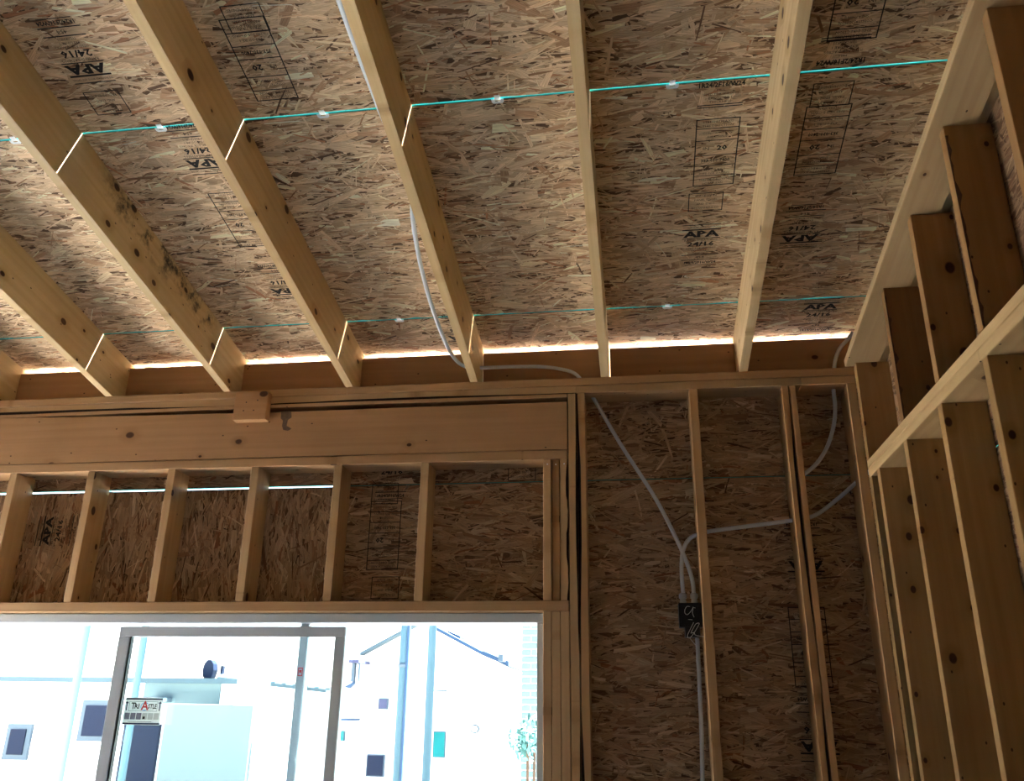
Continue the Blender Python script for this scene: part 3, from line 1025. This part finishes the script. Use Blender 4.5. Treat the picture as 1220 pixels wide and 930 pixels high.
# small red sticker on the mullion behind the sash
pr = Print()
pr.frame(-0.011, 0.011, -0.018, 0.018, 0.004)
pr.rect(-0.005, 0.005, -0.004, 0.008)
M['red'] = plain('red', (0.62, 0.05, 0.06), 0.5)
p = at(361, 800, 3.8145)
st = link('sticker', pr.mesh('sticker', 'red'))
st.matrix_world = basis((-1.493, 3.8142, p.z), (1, 0, 0), (0, 0, 1), (0, -1, 0))
tag(st, 'tiny red and white sticker on the mullion behind the sliding sash', 'sticker')

# company sign taped to the sash glass
M['paper'] = plain('paper', (0.80, 0.84, 0.83), 0.7)
_n, _l = M['paper'].node_tree.nodes, M['paper'].node_tree.links
_tl = _n.new('ShaderNodeBsdfTranslucent')
_tl.inputs[0].default_value = (0.16, 0.18, 0.18, 1)
_ad = _n.new('ShaderNodeAddShader')
_l.new(_n['Principled BSDF'].outputs[0], _ad.inputs[0])
_l.new(_tl.outputs[0], _ad.inputs[1])
_l.new(_ad.outputs[0], _n['Material Output'].inputs['Surface'])
M['navy'] = plain('navy', (0.03, 0.04, 0.09), 0.6)
M['photo_grey'] = plain('photo_grey', (0.22, 0.23, 0.30), 0.6, var=0.6, scale=70)
M['photo_pale'] = plain('photo_pale', (0.62, 0.67, 0.66), 0.6, var=0.15, scale=80)
M['sign_blue'] = plain('sign_blue', (0.35, 0.60, 0.85), 0.6)
c0, c1, c2 = at(150, 830.5, 3.786), at(194.5, 830.5, 3.786), at(147, 863, 3.786)
SW, SHT = c1.x - c0.x, c0.z - c2.z
sgn = empty('window_sign', ((c0.x + c1.x) / 2, 3.7875, c2.z))
bm = bmesh.new()
bm_box(bm, -SW / 2, SW / 2, -0.0005, 0.0005, 0, SHT)
link('sheet', finish(bm, 'sheet'), 'paper', sgn)


def sign_part(name, build, m_, lift=0.0):
    pr_ = Print()
    build(pr_)
    o = link(name, pr_.mesh(name, m_), None, sgn)
    o.matrix_local = basis((0, -0.0009 - lift, 0), (1, 0, 0), (0, 0, 1), (0, -1, 0))
    return o


k = SW / 0.20
sign_part('border', lambda q: q.rect(-SW / 2, SW / 2, 0.002, 0.009), 'navy')
sign_part('border', lambda q: q.rect(-SW / 2, SW / 2, SHT - 0.009, SHT - 0.002), 'navy')
sign_part('name_frame', lambda q: q.frame(-SW * 0.38, SW * 0.38, SHT * 0.50, SHT * 0.86, 0.0012), 'navy')
sign_part('lettering', lambda q: (q.text('T', -SW * 0.265, SHT * 0.685, 0.042 * k, 0.9, 0.0008), q.text('RI', -SW * 0.165, SHT * 0.675, 0.032 * k, 1.0, 0.0008), q.text('STLE', SW * 0.245, SHT * 0.675, 0.030 * k, 0.74, 0.0008), q.rect(-SW * 0.30, SW * 0.29, SHT * 0.555, SHT * 0.562)), 'ink')
sign_part('emblem_ring', lambda q: [q.line((SW * 0.045 + 0.021 * k * math.cos(t), SHT * 0.675 + 0.018 * k * math.sin(t)), (SW * 0.045 + 0.021 * k * math.cos(t + 0.42), SHT * 0.675 + 0.018 * k * math.sin(t + 0.42)), 0.004) for t in [0.75 + i * 0.4 for i in range(12)]], 'sign_blue', 0.0002)
sign_part('red_letter', lambda q: q.text('A', SW * 0.045, SHT * 0.69, 0.058 * k, 0.95, 0.0012), 'red', 0.0004)


def arrow(q, cx):
    q.rect(cx - 0.0025, cx + 0.0025, SHT * 0.52, SHT * 0.80)
    q.poly(((cx - 0.008, SHT * 0.79), (cx + 0.008, SHT * 0.79), (cx, SHT * 0.87)))


sign_part('arrow', lambda q: arrow(q, -SW * 0.44), 'navy')
sign_part('arrow', lambda q: arrow(q, SW * 0.44), 'navy')
for i in range(6):
    sign_part('picture', lambda q: q.rect(-SW * 0.46 + i * SW * 0.155, -SW * 0.46 + i * SW * 0.155 + SW * 0.135, SHT * 0.20, SHT * 0.44), 'photo_grey' if i < 3 else 'photo_pale')
sign_part('picture', lambda q: q.rect(SW * 0.03, SW * 0.09, SHT * 0.22, SHT * 0.31), 'ink', 0.0003)
sign_part('small_print', lambda q: q.rect(-SW * 0.36, SW * 0.28, SHT * 0.115, SHT * 0.13), 'navy')
tag(sgn, 'white company sign with a big red letter and small pictures on the window glass', 'sign')

# ==================================================================
#  CONDUITS, BOX, CLIPS
# ==================================================================
CR = 0.0088


def conduit(name, pts, label, r=CR):
    o = link(name, tube_mesh(name, pts, r, 10, 0.05), 'conduit')
    return tag(o, label, 'conduit', 'flexible grey conduits')


def Pp(lst, Y):
    return [tuple(at(a, b_, Y)) for a, b_ in lst]


XR4 = -0.731 - 0.019 - CR - 0.002
run = []
for s, dz in ((3.6, 0.226), (2.8, 0.226), (2.3, 0.224), (1.95, 0.222), (1.65, 0.20), (1.35, 0.165), (1.15, 0.16)):
    q = roof_pt(XR4, s)
    run.append((q.x, q.y, q.z - dz))
q = at_roof(500, 310, ZP + 0.10)
run += [tuple(at_roof(492, 262, ZP + 0.085)), tuple(at_roof(500, 310, ZP + 0.075)), tuple(at_roof(513, 360, ZP + 0.070)), tuple(at_roof(529, 404, ZP + 0.060))]
run += [tuple(at(541, 426, 3.715)), tuple(at(553, 436, 3.735)), tuple(at(571, 438, 3.745)), tuple(at(600, 437, 3.75)), tuple(at(640, 436.5, 3.75)), tuple(at(665, 439, 3.755)), tuple(at(685, 445, 3.76))]
run += [(-0.225 + 0.010, 3.765, 3.035)]
run += [tuple(at(707, 474, 3.775)), tuple(at(740, 530, 3.775)), tuple(at(780, 592, 3.775)), tuple(at(806, 642, 3.775)), tuple(at(819, 672, 3.775)), tuple(at(825, 692, 3.775)), tuple(at(826.5, 706, 3.775))]
conduit('conduit', run, 'long grey conduit running down a rafter, across the blocking, to the black box')
conduit('conduit', Pp([(814, 706), (812.5, 690), (812, 672), (814, 655), (821, 642), (833, 636), (850, 632), (900, 625.5), (948, 619), (972, 613), (998, 594), (1024, 571), (1040, 558)], 3.775), 'grey conduit looping from the black box level through two studs to the right')
up = [tuple(at(1016, 396, 3.755)), tuple(at(1010, 404, 3.755)), tuple(at(1000, 416, 3.755)), tuple(at(994.5, 433, 3.755))]
conduit('conduit', up + [tuple(at(993, 462, 3.775)), tuple(at(995, 485, 3.775)), tuple(at(993, 508, 3.775)), tuple(at(985, 533, 3.775)), tuple(at(972, 553, 3.775)), tuple(at(955, 567, 3.775))], 'grey conduit dropping through the corner top plate and curving to the doubled stud')
conduit('conduit', Pp([(830.5, 757), (832, 785), (834, 830), (836, 880), (837, 940), (838, 1010)], 3.79), 'grey conduit running straight down from under the black box')

b0, b1 = at(808, 718, 3.745), at(837.5, 747, 3.745)
b2 = at(826, 758.5, 3.745)
bx = empty('electrical_box', ((b0.x + 0.2565) / 2, 3.75, b2.z))
XB1 = 0.2565
bm = bmesh.new()
bm_box(bm, b0.x, XB1, 3.735, 3.80, b1.z, b0.z)
me = finish(bm, 'body', 0.004, 2)
me.transform(Matrix.Translation(-bx.location))
link('body', me, 'black_plastic', bx)
bm = bmesh.new()
bm_box(bm, b0.x + 0.022, XB1 - 0.012, 3.738, 3.795, b2.z, b1.z + 0.002)
me = finish(bm, 'lower_body', 0.003, 2)
me.transform(Matrix.Translation(-bx.location))
link('lower_body', me, 'black_plastic', bx)
for zz in (b0.z - 0.012, b1.z + 0.012):
    bm = bmesh.new()
    bm_box(bm, b0.x + 0.012, XB1 - 0.01, 3.7335, 3.7365, zz - 0.003, zz + 0.003)
    me = finish(bm, 'rim')
    me.transform(Matrix.Translation(-bx.location))
    link('rim', me, 'black_plastic', bx)
for px in (813.5, 827):
    q = at(px, 712, 3.775)
    cn = None
    for nm, r_, z0, z1 in (('connector', 0.0125, b0.z + 0.010, b0.z + 0.044), ('collar', 0.0165, b0.z + 0.022, b0.z + 0.040), ('collar', 0.0145, b0.z - 0.001, b0.z + 0.010)):
        bm = bmesh.new()
        bmesh.ops.create_cone(bm, cap_ends=True, segments=14, radius1=r_, radius2=r_, depth=z1 - z0)
        bmesh.ops.bevel(bm, geom=[e for e in bm.edges if abs(e.verts[0].co.z - e.verts[1].co.z) < 1e-6], offset=0.0015, segments=1, affect='EDGES')
        o = link(nm, finish(bm, nm), 'white_pvc')
        wpos = Vector((q.x, 3.775, (z0 + z1) / 2))
        if cn is None:
            o.parent = bx
            o.location = wpos - bx.location
            cn = o
            cpos = wpos
        else:
            o.parent = cn
            o.location = wpos - cpos
sc = [[(822, 722.5), (818.5, 722), (816, 726), (816, 730), (819, 732), (823, 728), (826, 723)], [(825, 723), (828.5, 724)], [(826, 723), (825, 730), (827, 735)], [(820, 737.5), (825, 738)],
      [(826.5, 741), (822, 750), (819, 757), (821, 760), (826, 755), (832, 745), (833, 742), (829, 743), (825, 750), (823, 754), (827, 753), (828, 756), (834, 757.5), (845, 758.8)], [(822, 760), (826, 765), (830, 769.5)]]
bms = bmesh.new()
for strk in sc:
    pts = [tuple(at(a, b_, 3.7335)) for a, b_ in strk]
    tm = tube_mesh('t', pts, 0.0011, 5, 0, 0.008)
    bms.from_mesh(tm)
me = bpy.data.meshes.new('scribble')
bms.to_mesh(me)
bms.free()
me.transform(Matrix.Translation(-bx.location))
link('scribble', me, 'chalk', bx)
tag(bx, 'black plastic electrical box with white scribble, fixed to a stud', 'electrical box')

# panel clips at the deck seams


def clip_mesh():
    bm = bmesh.new()
    w, h, t = 0.042, 0.036, 0.0016
    z0_ = 0.0035
    # one continuous bent plate: a wide loop below the seam, a narrow tongue above it, a web up through the gap
    out = [(-w / 2, 0.0), (-w / 2, -0.012), (-w / 2 + 0.006, -0.018), (w / 2 - 0.006, -0.018), (w / 2, -0.012), (w / 2, 0.0), (0.010, 0.0), (0.010, 0.016), (-0.010, 0.016), (-0.010, 0.0)]
    inn = [(-0.009, -0.004), (-0.009, -0.010), (0.009, -0.010), (0.009, -0.004)]
    # loop built as quads around the opening
    P_ = out
    V0 = {}
    def vv(p, z_):
        key = (round(p[0], 5), round(p[1], 5), z_)
        if key not in V0:
            V0[key] = bm.verts.new((p[0], p[1], z_))
        return V0[key]
    cells = [[out[0], out[1], inn[1], inn[0]], [out[1], out[2], out[3], out[4], inn[2], inn[1]], [out[4], out[5], inn[3], inn[2]], [out[5], out[6], out[9], out[0], inn[0], inn[3]], [out[6], out[7], out[8], out[9]]]
    edges = {}
    for c_ in cells:
        bm.faces.new([vv(p, z0_ + t) for p in c_])
        bm.faces.new([vv(p, z0_) for p in c_[::-1]])
        for i in range(len(c_)):
            a, b_ = c_[i], c_[(i + 1) % len(c_)]
            if (b_, a) in edges:
                del edges[(b_, a)]
            else:
                edges[(a, b_)] = 1
    for a, b_ in edges:
        bm.faces.new((vv(a, z0_), vv(b_, z0_), vv(b_, z0_ + t), vv(a, z0_ + t)))
    return finish(bm, 'panel_clip')


CM = clip_mesh()
mcl, _n, _l, _b = mat('clip_plastic')
_tl = _n.new('ShaderNodeBsdfTranslucent')
_tl.inputs[0].default_value = (0.9, 0.92, 0.95, 1)
_df = _n.new('ShaderNodeBsdfDiffuse')
_df.inputs[0].default_value = (0.9, 0.92, 0.93, 1)
_ms = _n.new('ShaderNodeMixShader')
_ms.inputs[0].default_value = 0.15
_l.new(_df.outputs[0], _ms.inputs[1])
_l.new(_tl.outputs[0], _ms.inputs[2])
_l.new(_ms.outputs[0], _n['Material Output'].inputs['Surface'])
CM.materials.append(mcl)
z = Vector(RS_X).cross(Vector(RS_Y))
clips = [(1.381, -2.2, 'bright metal panel clip on the upper roof seam at the left picture edge', 16), (1.381, None, 'bright metal panel clip on the upper roof seam left of the clean rafter', 191),
         (1.381, None, 'bright metal panel clip on the upper roof seam, middle one of the three bright clips', 385), (1.381, None, 'bright metal panel clip on the upper roof seam, right of the conduit rafter', 593),
         (1.381, None, 'bluish panel clip on the upper roof seam near the printed codes', 801), (0.158, None, 'small panel clip on the lower roof seam left of the hanging conduit', 476), (0.158, None, 'small panel clip on the lower roof seam nearest the corner', 795)]
ys = {16: 164, 191: 151, 385: 136, 593: 119, 801: 99, 476: 381, 795: 364}
for s, X, lb, px in clips:
    p = at_roof(px, ys[px], ZP + RD)
    o = link('panel_clip', CM)
    o.matrix_world = basis(roof_pt(p.x, s), RS_X, RS_Y, z)
    tag(o, lb, 'clip', 'panel clips in the roof seams')

# ==================================================================
#  OUTSIDE
# ==================================================================
M['stucco'] = plain('stucco', (0.82, 0.82, 0.80), 0.9, var=0.03)
M['stucco_cool'] = plain('stucco_cool', (0.088, 0.118, 0.122), 0.9, var=0.04)
M['roof_trim'] = plain('roof_trim', (0.007, 0.03, 0.07), 0.6)
M['coping'] = plain('coping', (0.04, 0.065, 0.08), 0.8)
M['dark_glass'] = plain('dark_glass', (0.008, 0.012, 0.026), 0.5, spec=0.05)
M['lilac_glass'] = plain('lilac_glass', (0.05, 0.052, 0.09), 0.5, spec=0.05)
M['teal_glass'] = plain('teal_glass', (0.008, 0.105, 0.105), 0.5, spec=0.05, var=0.4, scale=3)
M['trim_grey'] = plain('trim_grey', (0.04, 0.06, 0.08), 0.6)
M['pole_grey'] = plain('pole_grey', (0.028, 0.066, 0.088), 0.7, var=0.05)
M['brick'] = plain('brick', (0.06, 0.10, 0.105), 0.85, var=0.1)
M['mortar'] = plain('mortar', (0.35, 0.36, 0.36), 0.9)
M['leaf'] = plain('leaf', (0.03, 0.09, 0.085), 0.7, var=0.4, scale=8)
M['roof_sheet'] = plain('roof_sheet', (0.62, 0.64, 0.64), 0.7)


def slab(name, pts, y0, y1, m_, par):
    """Outline pts = (x, z) in the world, extruded from y0 to y1."""
    bm = bmesh.new()
    a = [bm.verts.new((p[0], y0, p[1])) for p in pts]
    b_ = [bm.verts.new((p[0], y1, p[1])) for p in pts]
    bm.faces.new(a)
    bm.faces.new(b_[::-1])
    for i in range(len(pts)):
        j = (i + 1) % len(pts)
        bm.faces.new((a[i], b_[i], b_[j], a[j]))
    me = finish(bm, name)
    base = par.location if par.parent is None else par.location + par.parent.location
    me.transform(Matrix.Translation(-base))
    return link(name, me, m_, par)


def P2(px, py, Y):
    q = at(px, py, Y)
    return (q.x, q.z)


def rectpx(x0, x1, y0, y1, Y):
    a, b_ = P2((x0 + x1) / 2 - (x1 - x0) / 2, (y0 + y1) / 2, Y), P2(x1, (y0 + y1) / 2, Y)
    t, u = P2((x0 + x1) / 2, y0, Y)[1], P2((x0 + x1) / 2, y1, Y)[1]
    return [(a[0], u), (b_[0], u), (b_[0], t), (a[0], t)]


def ewin(par, x0, x1, y0, y1, Y, m_, fr='trim_grey', t=0.06):
    r = rectpx(x0, x1, y0, y1, Y)
    f = slab('window', r, Y - 0.04, Y + 0.02, fr, par)
    (ax, az), _, (cx_, cz), _ = r
    bm = bmesh.new()
    bm_box(bm, ax + t, cx_ - t, Y - 0.055, Y - 0.035, az + t, cz - t)
    me = finish(bm, 'pane')
    me.transform(Matrix.Translation(-par.location))
    link('pane', me, m_, f)


G = -0.12
# low building on the left
YA = 10.5
zt = P2(150, 807, YA)[1]
lb_ = empty('low_building', (P2(150, 880, YA)[0], YA + 0.45, G))
x0 = P2(-60, 880, YA)[0]
x1 = P2(272, 880, YA)[0]
slab('wall', [(x0, G), (x1, G), (x1, zt - 0.06), (x0, zt - 0.06)], YA, YA + 0.9, 'stucco', lb_)
slab('coping', [(x0 - 0.05, zt - 0.06), (x1 + 0.05, zt - 0.06), (x1 + 0.05, zt), (x0 - 0.05, zt)], YA - 0.06, YA + 0.96, 'coping', lb_)
ewin(lb_, 8, 37, 862, 905, YA, 'dark_glass')
ewin(lb_, 97, 135, 834, 883, YA, 'dark_glass')
slab('door', rectpx(143, 186, 862, 960, YA), YA - 0.05, YA + 0.02, 'dark_glass', lb_)
slab('awning', rectpx(186, 206, 831, 836, YA), YA - 0.5, YA + 0.01, 'trim_grey', lb_)
slab('cladding', rectpx(190, 295, 839, 1000, YA - 0.5), YA - 0.55, YA - 0.45, 'stucco_cool', lb_)
slab('cladding', rectpx(172, 262, 808, 838, YA - 0.02), YA - 0.03, YA + 0.05, 'stucco_cool', lb_)
tag(lb_, 'low white building with dark windows, seen through the left part of the window', 'building')
# floodlight and small vent on the coping
fl = empty('floodlight', tuple(at(250, 806, YA + 0.4)))
slab('lamp_head', [(P2(250, 798, YA + 0.4)[0] + 0.075 * math.cos(t), P2(250, 798, YA + 0.4)[1] + 0.13 * math.sin(t)) for t in [i * 0.628 for i in range(10)]], YA + 0.35, YA + 0.47, 'dark_glass', fl)
slab('post', rectpx(249.4, 251, 802, 805.2, YA + 0.4), YA + 0.38, YA + 0.42, 'trim_grey', fl)
tag(fl, 'dark oval lamp on a short post above the low building', 'lamp')
vp_ = empty('vent_pipe', tuple(at(265.5, 806, YA + 0.4)))
slab('pipe', rectpx(264.2, 267, 793, 803, YA + 0.4), YA + 0.36, YA + 0.42, 'dark_glass', vp_)
slab('pipe_foot', rectpx(263.5, 267.7, 803, 806.2, YA + 0.4), YA + 0.35, YA + 0.43, 'stucco', vp_)
tag(vp_, 'short dark vent pipe beside the oval lamp on the low building', 'pipe')
# shed with a falling roof line between
YM = 13.9
sh_ = empty('white_shed', (P2(335, 880, YM)[0], YM + 1.5, G))
e0, e1 = P2(262, 806, YM), P2(391, 821, YM)
slab('wall', [(e0[0], G), (e1[0], G), (e1[0], e1[1] - 0.05), (e0[0], e0[1] - 0.05)], YM, YM + 3, 'stucco', sh_)
slab('roof_edge', [(e0[0], e0[1] - 0.05), (e1[0], e1[1] - 0.05), (e1[0], e1[1]), (e0[0], e0[1])], YM - 0.1, YM + 3, 'coping', sh_)
for i in range(9):
    px = 285 + i * 13
    py = 806 + (px - 262) * 17 / 146
    slab('roof_rib', rectpx(px, px + 5, py - 1.0, py + 0.8, YM - 0.15), YM - 0.2, YM + 2.9, 'coping', sh_)
tag(sh_, 'white shed with a falling roof edge behind the sliding sash', 'building')
# gabled house on the right
YG = 14.0
gh = empty('gabled_house', (P2(505, 880, YG)[0], YG + 3, G))
rid, eL, eR = P2(503, 742, YG), P2(408, 795, YG), P2(622, 803, YG)
slab('wall', [(eL[0], G), (eR[0], G), (eR[0], eR[1]), (rid[0], rid[1]), (eL[0], eL[1])], YG, YG + 6, 'stucco', gh)


def rake(a, b_, w_, m_, y0=YG - 0.2, y1=YG + 6.1, nm='roof_edge'):
    a, b_ = P2(*a, YG), P2(*b_, YG)
    slab(nm, [a, b_, (b_[0], b_[1] + w_), (a[0], a[1] + w_)], y0, y1, m_, gh)


rake((433, 781), (503, 743.5), 0.04, 'coping')
rake((503, 743.5), (521, 751), 0.05, 'stucco')
rake((521, 751), (577, 781), 0.055, 'roof_trim')
rake((577, 781), (608, 794), 0.07, 'roof_trim')
rake((530, 753.5), (545, 760), 0.05, 'roof_trim', YG + 0.2, YG + 0.6, 'roof_vent')
slab('lamp', rectpx(596, 601.5, 780, 788, YG - 0.3), YG - 0.5, YG + 0.1, 'trim_grey', gh)
ewin(gh, 451.5, 463, 831.5, 845, YG, 'lilac_glass', t=0.02)
ewin(gh, 437, 458.5, 898, 925, YG, 'dark_glass', t=0.02)
ewin(gh, 516.5, 531, 871, 902, YG, 'teal_glass', t=0.01)
ewin(gh, 406.5, 411.5, 870, 882.5, YG, 'teal_glass', t=0.01)
slab('ledge', rectpx(408, 429, 855.5, 858, YG), YG - 0.5, YG + 0.05, 'roof_trim', gh)
slab('ledge', rectpx(521, 533, 822, 823.2, YG), YG - 0.3, YG + 0.05, 'coping', gh)
slab('chimney_post', rectpx(421, 424.5, 788, 812, YG - 0.4), YG - 0.5, YG - 0.4, 'trim_grey', gh)
slab('chimney_post', rectpx(429, 431, 788, 812, YG - 0.4), YG - 0.5, YG - 0.4, 'trim_grey', gh)
slab('chimney_cap', rectpx(420, 432, 786.5, 790, YG - 0.4), YG - 0.6, YG + 0.0, 'lilac_glass', gh)
slab('bracket', [P2(412, 818, YG - .4), P2(420, 814, YG - .4), P2(424, 811, YG - .4), P2(424, 814, YG - .4), P2(418, 820, YG - .4)], YG - 0.5, YG - 0.4, 'roof_trim', gh)
cc = P2(566, 868, YG)
slab('round_emblem', [(cc[0] + 0.07 * math.cos(t), cc[1] + 0.065 * math.sin(t)) for t in [i * 0.5236 for i in range(12)]], YG - 0.04, YG + 0.01, 'coping', gh)
slab('round_emblem', [(cc[0] + 0.05 * math.cos(t), cc[1] + 0.045 * math.sin(t)) for t in [i * 0.5236 for i in range(12)]], YG - 0.05, YG + 0.01, 'stucco', gh)
tag(gh, 'white gabled house with dark roof edges, seen through the right pane', 'building')


# street poles
def pole(px, py, Y, r, h, label, cap=True, strip=False):
    q = at(px, py, Y)
    root = empty('street_pole', (q.x, Y, G))
    me = tube_mesh('shaft', [(0, 0, 0), (0, 0, h)], r, 12, 0, sub=False)
    link('shaft', me, 'pole_grey', root)
    if strip:
        bm = bmesh.new()
        bm_box(bm, r * 0.55, r * 1.05, -r * 0.95, r * 0.2, 0.0, h * 0.72)
        link('cable_cover', finish(bm, 'cable_cover'), 'roof_trim', root)
    for zz in (h * 0.5, h * 0.72):
        me = tube_mesh('band', [(0, 0, zz), (0, 0, zz + 0.05)], r * 1.12, 12, 0, sub=False)
        link('band', me, 'trim_grey', root)
    tag(root, label, 'pole', 'poles outside the window')


pole(90, 820, 7.0, 0.034, 7, 'slim pale blue pole outside, left of the sliding sash')
pole(166, 795, 8.0, 0.035, 7, 'pale pole outside, just inside the left stile of the sliding sash')
pole(478, 850, 11.0, 0.062, 4.45, 'utility pole with a dark cable strip in front of the gabled house', strip=True)
pole(511, 850, 12.0, 0.055, 7, 'paler utility pole in front of the gabled house, right one of two')

# brick pier at the right with shrubs
YQ = 9.0
pr0 = at(633, 830, YQ)
pier = empty('brick_pier', (pr0.x, YQ + 0.2, G))
w = 0.20
bm = bmesh.new()
bm_box(bm, -w / 2 + 0.008, w, -0.192, 0.2, 0, 3.1)
link('core', finish(bm, 'core'), 'mortar', pier)
bmb = bmesh.new()
bm_box(bmb, -0.043, 0.043, -0.01, 0.01, -0.026, 0.026)
BM_ = finish(bmb, 'brick', 0.003)
BM_.materials.append(M['brick'])
for r_ in range(46):
    for j in range(4):
        o = link('brick', BM_, None, pier)
        o.location = (-w / 2 + 0.043 + j * 0.098 - (0.03 if r_ % 2 and j else 0), -0.195, 0.04 + r_ * 0.066)
tag(pier, 'pale brick pier outside at the right edge of the window', 'pier')
for px, py, Y, n, sz, lb in ((626, 884, 7.6, 140, 0.16, 'small leafy shrub outside, at the foot of the brick pier'), (634, 872, 7.9, 120, 0.15, 'taller leafy shrub outside against the brick pier')):
    q = at(px, py, Y)
    root = empty('shrub', (q.x, Y, G))
    link('stem', tube_mesh('stem', [(0, 0, 0), (0.02, 0, q.z - G - 0.1), (0.0, 0, q.z - G + 0.05)], 0.012, 6, 0, 0.1), 'bark', root)
    bm = bmesh.new()
    for i in range(n):
        d = Vector((random.gauss(0, 1), random.gauss(0, 1), random.gauss(0, 1))).normalized() * sz * random.random() ** 0.5
        a = Vector((random.gauss(0, 1), random.gauss(0, 1), random.gauss(0, 1))).normalized()
        b_ = a.orthogonal().normalized()
        c_ = d + Vector((0, 0, q.z - G))
        l_ = 0.045
        bm.faces.new([bm.verts.new(c_ - a * l_), bm.verts.new(c_ + b_ * l_ * 0.4), bm.verts.new(c_ + a * l_), bm.verts.new(c_ - b_ * l_ * 0.4)])
    me = bpy.data.meshes.new('foliage')
    bm.to_mesh(me)
    bm.free()
    o = link('foliage', me, 'leaf', root)
    o['kind'] = 'stuff'
    tag(root, lb, 'shrub')
